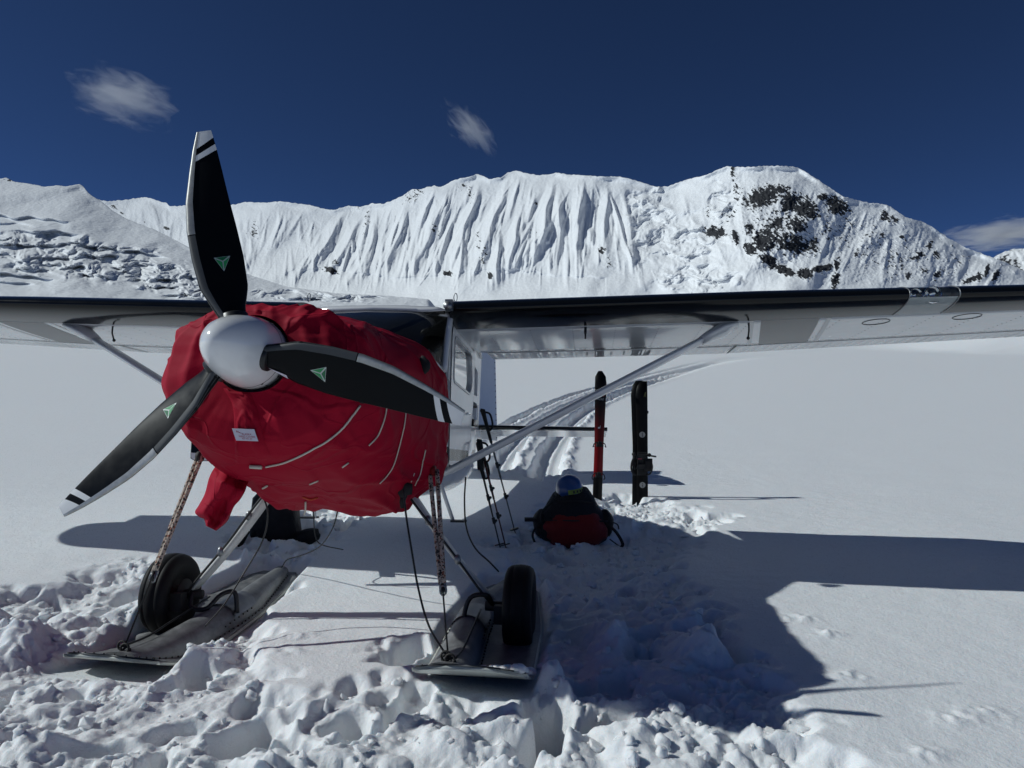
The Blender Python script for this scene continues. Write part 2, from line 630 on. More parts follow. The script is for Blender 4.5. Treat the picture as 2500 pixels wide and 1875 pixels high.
TRAMPLED = [
    gp((-260, 1540), (0, 1478), (180, 1440), (330, 1385), (420, 1400), (560, 1450), (690, 1372), (730, 1400), (640, 1470), (650, 1555), (640, 1600), (690, 1665), (660, 1720), (640, 1800), (820, 1760), (840, 1680), (950, 1560), (1010, 1560), (1030, 1640), (1010, 1700), (1120, 1720), (1260, 1680), (1330, 1560), (1345, 1430), (1310, 1330), (1480, 1345), (1600, 1400), (1680, 1450), (1760, 1540), (1830, 1640), (1880, 1670), (1945, 1765), (2040, 1850), (2140, 1960), (2300, 2300), (-300, 2300)),
    gp((1180, 1345), (1290, 1300), (1330, 1250), (1520, 1222), (1690, 1255), (1820, 1285), (1700, 1310), (1640, 1420), (1400, 1440), (1250, 1400)),
    gp((560, 1330), (640, 1270), (760, 1262), (900, 1255), (830, 1330), (720, 1400), (600, 1390)),
]
near = (X > -6) & (X < 6) & (Y > 1.0) & (Y < 14)
wx = X + 0.10 * perlin(X * 3.1, Y * 3.1, 5) + 0.04 * perlin(X * 9, Y * 9, 6)
M = np.zeros(X.shape)
for pl in TRAMPLED:
    M = np.maximum(M, poly_mask(pl))
M = blur(M, 13, 3)
M = M + (0.55 * perlin(X * 3.5, Y * 3.5, 21) + 0.3 * perlin(X * 10, Y * 10, 22)) * np.clip(M * (1 - M) * 4, 0, 1)
M = sstep(0.22, 0.80, M)
M[~near] = 0

Z = base_z(Y)
far_w = sstep(15, 60, Y)
Z = Z + far_w * 0.6 * fbm(X / 90.0, Y / 160.0, 3, 40) + 0.010 * fbm(X * 0.8, Y * 0.8, 3, 41) * (1 - far_w)
Z = Z + far_w * sstep(100, 600, Y) * 4 * fbm(X / 420, Y / 700, 3, 44)
# a snow bank on the plain, far right
_bx, _by = 78.0, 100.0
_bd = np.hypot((X - _bx) / 27.0, (Y - _by) / 23.0) + .22 * fbm(X / 14, Y / 14, 3, 47)
Z = Z + 5.0 * (1 - sstep(.35, 1.0, _bd)) + .5 * fbm(X / 7, Y / 7, 3, 48) * (1 - sstep(.6, 1.0, _bd))
# the hollow the aeroplane has settled into
hol = np.exp(-(((X + 1.0) / 1.55) ** 4) - (((Y - 4.15) / 1.35) ** 4))
Z = Z - 0.10 * hol

# wind-packed ripples and fine crust
fine = near & (Y < 12)
Z[fine] += 0.0035 * fbm(X[fine] * 6, Y[fine] * 9, 3, 50)
_mw = (Y > 5) & (Y < 120)
Z[_mw] += np.clip(Y[_mw] / 40, .1, 1) * 0.010 * fbm(X[_mw] * .35 + Y[_mw] * .1, Y[_mw] * 1.1, 3, 55)

# ski tracks running away to the right
def seg_dist(pts, per=10):
    P = np.array([p[:2] for p in bez(pts, per * (len(pts) - 1))])
    sel = (X > P[:, 0].min() - 2) & (X < P[:, 0].max() + 2) & (Y > P[:, 1].min() - 1) & (Y < P[:, 1].max() + 3)
    d = np.full(X.shape, 99.0)
    sg = np.zeros(X.shape)
    xs, ys = X[sel], Y[sel]
    bd = np.full(xs.shape, 99.0)
    bs = np.zeros(xs.shape)
    for a, b in zip(P[:-1], P[1:]):
        t = b - a
        L2 = t @ t + 1e-9
        k = np.clip(((xs - a[0]) * t[0] + (ys - a[1]) * t[1]) / L2, 0, 1)
        ex, ey = xs - a[0] - k * t[0], ys - a[1] - k * t[1]
        dd = np.hypot(ex, ey)
        s_ = np.sign(t[1] * ex - t[0] * ey)
        m_ = dd < bd
        bd = np.where(m_, dd, bd)
        bs = np.where(m_, s_, bs)
    d[sel] = bd
    sg[sel] = bs
    return d, sg
def track(pxs, width, depth, seed):
    global Z
    pts = [ground_pt(a, b) for a, b in pxs]
    d, sg = seg_dist(pts)
    sel = d < 3
    e = 0.035 * perlin(X[sel] * 5, Y[sel] * 5, seed) + 0.05 * perlin(X[sel] * 1.3, Y[sel] * 1.3, seed + 1)
    dd = d[sel] + e
    Z[sel] += -depth * (1 - sstep(width * 0.5 - 0.03, width * 0.5 + 0.05, dd))
    rim = np.exp(-((dd - width * 0.5 - 0.10) / 0.07) ** 2)
    Z[sel] += rim * (0.035 + 0.04 * np.abs(perlin(X[sel] * 9, Y[sel] * 9, seed + 4))) * (sg[sel] > 0)
    mid = np.exp(-(d[sel] / 0.05) ** 2)
    Z[sel] += mid * 0.04
track([(1120, 1090), (1205, 1052), (1300, 1003), (1400, 964), (1500, 938), (1600, 913), (1740, 884), (1900, 868)], 0.26, 0.14, 60)
track([(1215, 1150), (1245, 1095), (1300, 1042), (1385, 992), (1480, 955), (1580, 928), (1680, 902), (1790, 880)], 0.33, 0.16, 63)
track([(1330, 1160), (1352, 1090), (1392, 1035), (1450, 990), (1530, 955), (1620, 927), (1720, 896), (1830, 874)], 0.42, 0.19, 66)

# trampled snow: sunk, cloddy, holed by boots
idx = M > 0.01
xs, ys = X[idx], Y[idx]
def billow(x, y, seed):
    return np.abs(perlin(x + .35 * perlin(x * .9, y * .9, seed + 30), y + .35 * perlin(x * .9, y * .9, seed + 31), seed))
calm = .26 + .95 * sstep(-.30, .40, perlin(xs * 1.15, ys * 1.15, 69))       # some places are only scuffed
calm2 = .35 + .9 * sstep(-.25, .35, perlin(xs * 1.7, ys * 1.7, 68))
h = -0.10 + 0.055 * fbm(xs * 1.7, ys * 1.7, 2, 70) + calm * (0.165 * billow(xs * 2.3, ys * 2.6, 71) + 0.048 * billow(xs * 6.0, ys * 6.4, 73)) + calm2 * 0.040 * billow(xs * 13, ys * 13, 75) + calm2 * 0.024 * billow(xs * 27, ys * 27, 77) + 0.004 * fbm(xs * 60, ys * 60, 2, 79)
T = np.zeros(X.shape)
T[idx] = h
def window(x, y, r):
    i0, i1 = np.searchsorted(GY, y - r), np.searchsorted(GY, y + r)
    j0, j1 = np.searchsorted(GX, x - r), np.searchsorted(GX, x + r)
    return slice(i0, i1), slice(j0, j1)
rim_z = np.zeros(X.shape)
def pit(x, y, rx, ry, ang, depth, target=None):
    w = window(x, y, max(rx, ry) * 1.7)
    if X[w].size == 0:
        return
    dx, dy = X[w] - x, Y[w] - y
    c, s_ = math.cos(ang), math.sin(ang)
    u, v = (dx * c + dy * s_) / rx, (-dx * s_ + dy * c) / ry
    rr = np.hypot(u, v) * (1 + 0.16 * perlin(X[w] * 9, Y[w] * 9, int(abs(x * 31)) % 50))
    T[w] -= depth * (1 - sstep(0.72, 1.06, rr))
    T[w] += 0.016 * np.exp(-((rr - 1.2) / 0.16) ** 2) * (perlin(X[w] * 11, Y[w] * 11, 7) + .5)
mi_, mj_ = np.nonzero((M > 0.7) & (X > -3.6) & (X < 3.4) & (Y < 8.2) & (Y > 2.0))
# equal chance per area, not per grid point
wgt = np.gradient(GY)[mi_] * np.gradient(GX)[mj_]
wgt = wgt / wgt.sum()
for k in RNG.choice(len(mi_), 95, p=wgt):
    pit(X[mi_[k], mj_[k]], Y[mi_[k], mj_[k]], RNG.uniform(.055, .10), RNG.uniform(.11, .21), RNG.uniform(-1.2, 1.2), RNG.uniform(.05, .13))
def clod(x, y, r, hgt):
    w = window(x, y, r * 1.8)
    if X[w].size == 0:
        return
    ang = RNG.uniform(0, 3.14)
    k = RNG.uniform(.6, 1)
    dx, dy = X[w] - x, Y[w] - y
    c, s_ = math.cos(ang), math.sin(ang)
    u, v = (dx * c + dy * s_) / r, (-dx * s_ + dy * c) / (r * k)
    rr = np.hypot(u, v) + 0.22 * perlin(X[w] / r * 0.9, Y[w] / r * 0.9, int(RNG.integers(0, 90)))
    base = float(np.median(T[w]))
    top = base + hgt * np.sqrt(np.clip(1 - rr * rr, 0, 1)) + r * 0.07 * perlin(X[w] / r * 2.3, Y[w] / r * 2.3, 3)
    T[w] = np.where(rr < 1, np.maximum(T[w], top), T[w])
for k in RNG.choice(len(mi_), 420, p=wgt):
    r = 0.018 + 0.055 * RNG.random() ** 2.4
    clod(X[mi_[k], mj_[k]], Y[mi_[k], mj_[k]], r, r * RNG.uniform(.3, .6))
# boot holes the photograph shows singly, beside the right ski and at the left
for (a, b, rx, ry, dp) in ((1012, 1553, .085, .11, .24), (985, 1690, .10, .14, .26), (845, 1720, .10, .13, .22), (1340, 1730, .13, .12, .28), (1500, 1745, .14, .12, .25), (600, 1745, .09, .2, .16), (480, 1615, .08, .17, .12)):
    p_ = ground_pt(a, b, -0.06)
    T_before = M
    w = window(p_[0], p_[1], 0.4)
    pit(p_[0], p_[1], rx, ry, RNG.uniform(-.4, .4), dp)
    M[w] = np.maximum(M[w], 1 - sstep(0.16, 0.24, np.hypot(X[w] - p_[0], Y[w] - p_[1])))
Z = Z + M * T
# crumbs thrown on the smooth crust round the trampled part
edge = blur((M > 0.3).astype(float), 22, 2) * (M < 0.5) * near
for (a, b) in ((730, 1510), (700, 1540), (330, 1362), (250, 1378), (2020, 1548), (1950, 1510), (2070, 1650), (2260, 1840), (2330, 1755), (2400, 1740)):
    p_ = ground_pt(a, b)
    w = window(p_[0], p_[1], 0.3)
    dx, dy = X[w] - p_[0], Y[w] - p_[1]
    Z[w] += 0.035 * np.exp(-((dx / .10) ** 2) - ((dy / .06) ** 2)) * np.maximum(0, 0.3 + fbm(X[w] * 14, Y[w] * 14, 3, int(a)))
_sm = blur(Z, 1, 2)
Z = np.where(near & (Y < 9) & (np.abs(X) < 3.6), .55 * Z + .45 * _sm, Z)
Z[fine] += M[fine] * (0.013 * fbm(X[fine] * 24, Y[fine] * 24, 3, 52, gain=.75) * sstep(-.4, .5, perlin(X[fine] * 2.2, Y[fine] * 2.2, 53)) + .003 * fbm(X[fine] * 48, Y[fine] * 48, 2, 54))
# the snow under each ski is pressed flat; the left ski lies lower
SKIS = {  # sign: (tip centre, tail centre, bottom z, turn-up)
    -1: (np.array([-2.01, 3.52]), np.array([-1.72, 5.40]), -0.20, 0.17),
    1: (np.array([-0.185, 3.20]), np.array([0.02, 5.15]), -0.13, 0.20),
}
SKI_W = 0.53
for s_, (tip, tail, zb, tu) in SKIS.items():
    t = tail - tip
    L_ = np.linalg.norm(t)
    t = t / L_
    nrm = np.array([t[1], -t[0]])
    k = (X - tip[0]) * t[0] + (Y - tip[1]) * t[1]
    d = (X - tip[0]) * nrm[0] + (Y - tip[1]) * nrm[1]
    wi = np.interp(k, [0, .5, 1.1, L_], [SKI_W / 2, SKI_W / 2, SKI_W / 2, .17])
    ins = (1 - sstep(0.0, 0.07, np.abs(d) - wi - 0.01)) * sstep(-0.10, -0.02, k) * (1 - sstep(L_ + .02, L_ + .12, k))
    lift = tu * np.clip((0.55 - k) / 0.55, 0, 1) ** 1.7 + (.15 * np.maximum(0, k - .4) / (L_ - .4) if s_ < 0 else 0)
    Z = np.where(ins > 0, Z * (1 - ins) + np.minimum(Z, zb - 0.012 + lift * 0.45) * ins, Z)
snow_field = grid_mesh('snow_field', X, Y, Z, SNOW)
tag(snow_field, kind='structure')
def gz(x, y):
    i = min(max(np.searchsorted(GY, y), 1), len(GY) - 1)
    j = min(max(np.searchsorted(GX, x), 1), len(GX) - 1)
    fy = (y - GY[i - 1]) / (GY[i] - GY[i - 1])
    fx = (x - GX[j - 1]) / (GX[j] - GX[j - 1])
    a = Z[i - 1, j - 1] * (1 - fx) + Z[i - 1, j] * fx
    b = Z[i, j - 1] * (1 - fx) + Z[i, j] * fx
    return float(a * (1 - fy) + b * fy)

# loose lumps of snow lying on the trampled part: nobody could count them
def lump_verts(seed, n=13, m=9):
    r = np.random.default_rng(seed)
    mb = MB()
    off = r.uniform(0, 99, 3)
    def fn(p):
        q = p / (np.linalg.norm(p) + 1e-9)
        return 1 + 0.26 * math.sin(3.1 * q[0] + off[0]) * math.sin(2.7 * q[1] + off[1]) + 0.16 * math.sin(5.3 * q[2] + off[2] + 2 * q[0]) + .10 * math.sin(8 * q[1] + off[1] - 3 * q[2])
    a_ = r.normal(size=(3, 3))
    q_, _ = np.linalg.qr(a_)
    mb.ball((0, 0, 0), 1.0, n, m, R=q_, fn=fn)
    return mb
import bmesh
def chunk_verts(seed):
    r = np.random.default_rng(seed + 500)
    bm = bmesh.new()
    for _ in range(13):
        v = r.normal(size=3)
        v = v / np.linalg.norm(v) * r.uniform(.75, 1.1)
        bm.verts.new((v[0], v[1], v[2] * r.uniform(.55, 1)))
    bmesh.ops.convex_hull(bm, input=bm.verts[:])
    bm.verts.index_update()
    used = [v for v in bm.verts if v.link_faces]
    ix = {v: i for i, v in enumerate(used)}
    mb = MB()
    mb.add([tuple(v.co) for v in used], [tuple(ix[v] for v in f.verts) for f in bm.faces], 0, False)
    bm.free()
    return mb
_protos = [lump_verts(k) for k in range(14)]
_chunks = [chunk_verts(k) for k in range(16)]
clods = MB()
for k in RNG.choice(len(mi_), 1300, p=wgt):
    x, y = X[mi_[k], mj_[k]], Y[mi_[k], mj_[k]]
    if M[mi_[k], mj_[k]] < 0.5:
        continue
    under = False
    for s_, (tip, tail, zb, tu) in SKIS.items():
        t = (tail - tip) / np.linalg.norm(tail - tip)
        kk = (x - tip[0]) * t[0] + (y - tip[1]) * t[1]
        dd = (x - tip[0]) * t[1] - (y - tip[1]) * t[0]
        if -0.05 < kk < 2.0 and abs(dd) < SKI_W / 2 + .03:
            under = True
    if under:
        continue
    r = 0.005 + 0.030 * RNG.random() ** 3.2
    ang_ = RNG.random() < .45
    q = (_chunks if ang_ else _protos)[int(RNG.integers(0, 14))]
    r *= 1.25 if ang_ else 1
    a = RNG.uniform(0, 6.28)
    sx, sy, sz = r * RNG.uniform(.8, 1.3), r * RNG.uniform(.7, 1.1), r * RNG.uniform(.6, 1.0)
    c, s2 = math.cos(a), math.sin(a)
    z0 = gz(x, y) + sz * 0.25
    clods.add([(x + (p[0] * sx) * c - (p[1] * sy) * s2, y + (p[0] * sx) * s2 + (p[1] * sy) * c, z0 + p[2] * sz) for p in q.v], q.f, 0, not ang_)
tag(clods.build('snow_clods', CLOD), 'loose white lumps of snow lying on the trampled snow', 'snow', kind='stuff')

# ------------------------------------------------------------------ mountains
CREST = [(-500, 420), (-120, 432), (0, 437), (16, 434), (33, 443), (57, 447), (85, 451), (110, 456), (138, 453), (163, 455), (195, 462), (228, 483), (248, 489), (260, 491), (297, 489), (325, 485), (358, 481), (374, 486), (407, 496), (415, 504), (443, 502), (490, 500), (541, 496), (561, 502), (598, 493), (651, 495), (683, 491), (712, 495), (753, 500), (797, 511), (818, 512), (850, 502), (883, 505), (906, 497), (934, 498), (963, 488), (983, 478), (1003, 463), (1028, 461), (1060, 453), (1077, 457), (1101, 443), (1117, 437), (1150, 431), (1162, 425), (1178, 429), (1195, 437), (1223, 433), (1239, 421), (1260, 417), (1288, 423), (1313, 428), (1341, 426), (1357, 421), (1386, 426), (1427, 428), (1471, 431), (1508, 431), (1532, 435), (1553, 441), (1573, 447), (1597, 455), (1614, 456), (1634, 454), (1663, 443), (1695, 434), (1722, 428), (1742, 419), (1775, 406), (1812, 408), (1885, 405), (1917, 405), (1950, 410), (1966, 419), (1995, 437), (2027, 459), (2060, 480), (2088, 488), (2121, 495), (2157, 498), (2174, 504), (2210, 530), (2251, 541), (2275, 553), (2312, 579), (2353, 602), (2405, 622), (2454, 640), (2500, 661), (2600, 700), (2800, 735), (3100, 740)]
ROCKS = [(1905, 560, 95, 95, .5, .50), (1860, 482, 58, 30, -.3, 1), (1897, 461, 45, 14, .1, .9), (1925, 494, 26, 38, .2, 1), (1966, 508, 48, 30, .6, 1), (2043, 502, 42, 26, .5, .95), (2008, 480, 16, 14, 0, .9),
    (1897, 547, 40, 24, -.2, .8), (1946, 549, 30, 22, .3, 1), (1868, 585, 42, 36, -.5, 1), (1934, 594, 62, 30, .3, .95), (1986, 600, 18, 28, 0, .8), (1828, 560, 22, 30, -.6, .65),
    (1746, 567, 36, 18, .2, 1), (1795, 579, 10, 24, -.3, 1), (1832, 608, 22, 16, .7, 1.05), (1877, 636, 32, 18, .6, 1.1), (1917, 661, 32, 13, .4, 1.1), (1966, 668, 22, 16, .3, 1.1), (2007, 655, 38, 10, -.2, 1.1), (2043, 644, 10, 18, .2, 1.1), (2039, 684, 12, 24, .2, 1),
    (1788, 420, 8, 26, 0, .75), (1800, 470, 14, 40, 0, .55), (1780, 520, 20, 30, .2, .5), (1728, 520, 16, 22, 0, .45), (2157, 526, 14, 16, .3, .8), (2178, 536, 18, 12, .3, .75), (2202, 579, 9, 6, 0, .9), (2153, 575, 12, 9, .2, .8), (2092, 616, 7, 11, 0, .8), (2243, 624, 24, 12, -.5, .85), (2271, 598, 9, 14, .2, .85), (2287, 622, 12, 14, 0, .75), (2218, 673, 11, 12, 0, .9), (2255, 660, 16, 14, -.5, .6), (2290, 670, 16, 14, -.8, .7), (2373, 682, 34, 8, -.3, .95), (2390, 675, 9, 14, 0, 1), (2410, 660, 7, 20, .3, 1.05), (2432, 672, 8, 22, .4, 1.05), (2060, 560, 30, 60, .2, .42), (2120, 600, 40, 70, 0, .38), (2020, 560, 20, 40, 0, .5), (2320, 650, 50, 30, -.6, .36), (2200, 630, 60, 50, -.4, .4),
    (1010, 478, 34, 16, -.5, .52), (1150, 470, 12, 34, .1, .5), (1130, 455, 22, 10, 0, .45), (896, 540, 10, 52, .15, .45), (880, 500, 14, 18, 0, .42), (806, 660, 24, 10, .3, .95), (818, 642, 12, 10, 0, .7), (1093, 668, 16, 8, .2, .95), (1196, 672, 7, 13, -.4, 1), (1180, 625, 14, 22, 0, .55), (1065, 560, 20, 18, .3, .45), (1168, 580, 9, 40, 0, .42), (1470, 612, 14, 12, -.4, .75), (1490, 640, 18, 18, .3, .45), (1307, 497, 6, 5, 0, .9), (620, 560, 22, 26, .2, .45), (280, 506, 14, 8, .4, .6), (300, 520, 10, 10, 0, .5), (405, 556, 12, 5, .4, .9), (352, 542, 8, 4, .3, .7), (1300, 560, 12, 14, 0, .35), (20, 440, 16, 4, .2, .7)]
ICE = [(1590, 545, 70, 90, 0), (1680, 590, 90, 70, 0), (1700, 680, 110, 40, 0), (1560, 500, 40, 40, 0), (1760, 500, 40, 60, 0)]
def ell(U, V, e):
    u0, v0, ru, rv, a = e[:5]
    c, s_ = math.cos(a), math.sin(a)
    du, dv = U - u0, V - v0
    return np.hypot((du * c + dv * s_) / ru, (-du * s_ + dv * c) / rv)
def range_mesh(name, u, crest_v, base_v, Dc, Db, rows, relief, rock, taper=False):
    """A mountain side: columns by direction, rows from foot to crest, then down its far side."""
    t = np.linspace(0, 1, rows)
    Um, Tm = np.meshgrid(u, t)
    Vm = base_v + (crest_v[None, :] - base_v) * Tm
    kk = np.ones(61) / 61
    cs = np.convolve(np.pad(crest_v, 60, 'edge'), kk, 'same')
    cs = np.convolve(cs, kk, 'same')[60:-60]
    Dc, Db = (np.convolve(np.pad(q, 60, 'edge'), kk, 'same')[60:-60] for q in (Dc, Db))
    prof = (base_v - Vm) / (base_v - cs[None, :])
    Dm = Db[None, :] + (Dc - Db)[None, :] * prof
    Dm = Dm + relief(Um, Vm, Tm)
    d = _fw[None, None, :] + _rt[None, None, :] * ((Um - 1250) / F_PX)[..., None] + _up[None, None, :] * ((937.5 - Vm) / F_PX)[..., None]
    P = CAMP + d * (Dm / d[..., 1])[..., None]
    rk = rock(Um, Vm, Tm)
    # foot: runs down and out under the plain
    f0 = P[0]
    out = (f0 - CAMP) / np.linalg.norm(f0 - CAMP, axis=1, keepdims=True)
    foots = []
    for k in (3, 2, 1):
        q = f0 - out * (260.0 * k)
        q[:, 2] = f0[:, 2] - np.array([0, 55, 120, 190])[k]
        foots.append(q)
    backs = []
    c0 = P[-1]
    hor = out.copy()
    hor[:, 2] = 0
    for k, (dd, dz) in enumerate(((25, -6), (90, -50), (350, -260), (900, -700), (1500, -1300))):
        q = c0 + hor * dd
        q[:, 2] = c0[:, 2] + dz
        backs.append(q)
    P = np.concatenate([np.stack(foots), P, np.stack(backs)])
    if taper:
        P[..., 2] -= (sstep(1040, 1185, u) * 200)[None, :]
    rk = np.concatenate([np.zeros((3, len(u))), rk, np.zeros((5, len(u)))])
    o = grid_mesh(name, P[..., 0], P[..., 1], P[..., 2], MOUNTAIN, {'rock': rk})
    return tag(o, kind='structure')

def creases(n, w):
    return np.exp(-(n / w) ** 2)
def terrace(n, k=1.0):
    q = n * k
    return (q - np.sin(2 * np.pi * q) / (2 * np.pi) * .95) / k
RR = np.random.default_rng(5)
def rib_set():
    main, second, third = [], [], []
    def lean_at(u):
        return float(np.interp(u, [-400, 300, 640, 900, 1250, 1420, 1560, 1800, 2000, 2400], [-.1, .12, -.10, -.32, -.30, -.10, .15, .1, -.30, -.45]))
    def k_at(u):
        return float(np.interp(u, [-400, 240, 600, 760, 1000, 1480, 1560, 1700, 1800, 2000, 2500], [.5, .45, .45, .7, 1, 1, .25, .2, .30, .30, .30]))
    u = -480.0
    while u < 2950:
        k = k_at(u)
        main.append((u, RR.choice([RR.uniform(.9, 1.0), RR.uniform(.55, .95)]), RR.uniform(.10, .45), lean_at(u) + RR.normal(0, .20), RR.uniform(10, 33), k * RR.uniform(10, 42)))
        u += RR.uniform(11, 52) * (1.35 if u > 1750 else 1)
    u = -480.0
    while u < 2950:
        k = k_at(u)
        t0 = RR.uniform(.55, .98)
        second.append((u, t0, max(.12, t0 - RR.uniform(.2, .5)), lean_at(u) + RR.normal(0, .18), RR.uniform(7, 15), k * RR.uniform(5, 14)))
        u += RR.uniform(5, 15)
    u = -480.0
    while u < 2950:
        k = k_at(u)
        t0 = RR.uniform(.30, .98)
        third.append((u, t0, max(.08, t0 - RR.uniform(.10, .32)), lean_at(u) + RR.normal(0, .22), RR.uniform(3.5, 6.5), k * RR.uniform(1.5, 4.5)))
        u += RR.uniform(1.5, 5)
    # the ribs that stand out in the middle of the wall
    for q in ((1239, .98, .22, -.30, 30, 46), (1178, .97, .20, -.34, 30, 44), (1101, .98, .18, -.42, 40, 50), (1003, .95, .2, -.30, 30, 40), (1357, .99, .25, -.24, 32, 44), (1420, .98, .15, -.06, 36, 48), (1290, .8, .15, -.2, 26, 40), (930, .95, .2, -.25, 26, 34), (906, .98, .3, -.2, 18, 26), (1145, .70, .12, -.1, 26, 40), (1222, .62, .10, -.05, 22, 36), (1480, .98, .3, -.05, 30, 36), (850, .98, .35, -.55, 44, 50)):
        main.append(q)
    return main, second, third
def lay_ribs(U, V, Tm, specs):
    H = np.zeros(U.shape)
    uu = U[0]
    for i, (u0, t0, t1, lean, w, A) in enumerate(specs):
        span = abs(lean) * 330 + w * 2.2 + 20
        j0, j1 = np.searchsorted(uu, u0 - span), np.searchsorted(uu, u0 + span)
        if j1 - j0 < 2:
            continue
        sl = (slice(None), slice(j0, j1))
        Us, Vs, Ts = U[sl], V[sl], Tm[sl]
        v0 = float(np.interp(u0, *np.array(CREST).T))
        f = (t0 - Ts) / (t0 - t1)
        uc = u0 + lean * (Vs - v0) + .30 * w * perlin(Vs / 75.0, Vs * 0 + i * .37, 300)
        du = Us - uc
        ww = w * (.35 + .65 * np.clip(f, 0, 1)) * (1 + .25 * perlin(Vs / 45.0, Vs * 0 + i * .61, 301))
        tent = np.where(du < 0, 1 + du / (1.25 * ww), 1 - du / (.75 * ww))
        toe = 1 - sstep(.62, 1.0, f + .10 * perlin(Us / 9, Us * 0 + i, 302))
        h = A * sstep(0, .35, f) * toe * np.clip(tent, 0, 1)
        H[sl] = np.maximum(H[sl], h)
    return H
def creases(n, w):
    return np.exp(-(n / w) ** 2)
def terrace(n, k=1.0):
    q = n * k
    return (q - np.sin(2 * np.pi * q) / (2 * np.pi) * .95) / k
def rel_main(U, V, Tm):
    fade = sstep(0, .12, Tm)
    wu0, wv0 = U + 5 * perlin(U / 26, V / 30, 80) + 2.5 * perlin(U / 9, V / 11, 81), V + 5 * perlin(U / 24, V / 24, 89)
    m_, s2, t3 = rib_set()
    H = lay_ribs(U + (wu0 - U), wv0, Tm, m_) if False else lay_ribs(U, V, Tm, m_)
    H2 = lay_ribs(U, V, Tm, s2)
    H3 = lay_ribs(U, V, Tm, t3)
    mid = sstep(.05, .35, Tm)
    d = -(1.02 * H + 1.3 * H2 + 1.5 * H3)
    d = d - 62 * fbm(U / 200 + V / 300, V / 200, 3, 91) - (1.2 + 2.0 * mid) * fbm(U / 13, V / 13, 4, 93, gain=.6)
    # avalanche fans at the foot
    d = d - 10 * (1 - mid) * fbm(U / 55, V / 200, 2, 94)
    # hanging icefall: stepped blocks and cliffs
    ice = np.zeros(U.shape)
    for e in ICE:
        ice = np.maximum(ice, 1 - sstep(.5, 1.15, ell(U, V, e) + .35 * perlin(U / 40, V / 40, 95)))
    wu, wv = U + 16 * perlin(U / 33, V / 30, 96), V + 12 * perlin(U / 33, V / 30, 97)
    tn = fbm(wu / 62 + wv / 150, wv / 36, 3, 98)
    blocks = 95 * terrace(tn, 5.0) * .55 + 7 * fbm(wu / 14, wv / 10, 3, 100, ridged=True)
    d = d * (1 - .7 * ice) + ice * blocks
    rk = rock_main(U, V, Tm)
    d = d - 9 * np.clip(rk, 0, 1) * fbm(U / 11, V / 9, 4, 99, ridged=True)
    sch = 668 + 10 * np.sin(U / 70.0) + 6 * perlin(U / 25, V * 0, 101)
    d = d + 6 * sstep(-3, 3, V - sch) * (U > 700) * (U < 1480) * np.exp(-np.maximum(V - sch, 0) / 25)
    # wind-rolled cornice along the crest
    crest = np.interp(U, *np.array(CREST).T)
    d = d - 12 * np.exp(-((V - crest) / 7.0) ** 2) * (.5 + perlin(U / 50, U * 0, 102)) + 8 * np.exp(-((V - crest - 14) / 8.0) ** 2) * (.4 + perlin(U / 50, U * 0, 102))
    return d * fade
def rock_main(U, V, Tm):
    r = np.zeros(U.shape)
    for e in ROCKS:
        q = ell(U, V, e)
        r = np.maximum(r, e[5] * (1 - sstep(.25, 1.45, q)))
    a, b = U * .75 + V * .66, -U * .66 + V * .75
    n = .65 * fbm(U / 11, V / 9, 4, 103, gain=.75) + .75 * fbm(a / 18, b / 4.5, 3, 106, gain=.7)
    spk = sstep(.30, .50, fbm(a / 12, b / 6.5, 3, 109, gain=.6)) * ((U > 1990) & (U < 2480)) * sstep(.02, .3, Tm) * (Tm < .93) * .66
    return np.clip(np.maximum((r * .80 + n * .85) * sstep(.02, .12, r), spk), 0, 1.2)
u = np.arange(-480, 2960, 2.0)
cv_ = np.interp(u, *np.array(CREST).T)
cv_ = cv_ + 1.6 * perlin(u / 9, u * 0, 111) + .8 * perlin(u / 4, u * 0, 112)
Dc = np.interp(u, [-500, 300, 700, 1250, 1900, 2300, 2700, 3000], [4300, 3900, 3300, 2650, 2050, 1900, 1800, 1800])
Hc = (925 - cv_) / F_PX * Dc
Db = Dc - np.maximum(Hc * .80, 200)
range_mesh('mountain', u, cv_, 745.0, Dc, Db, 270, rel_main, rock_main)

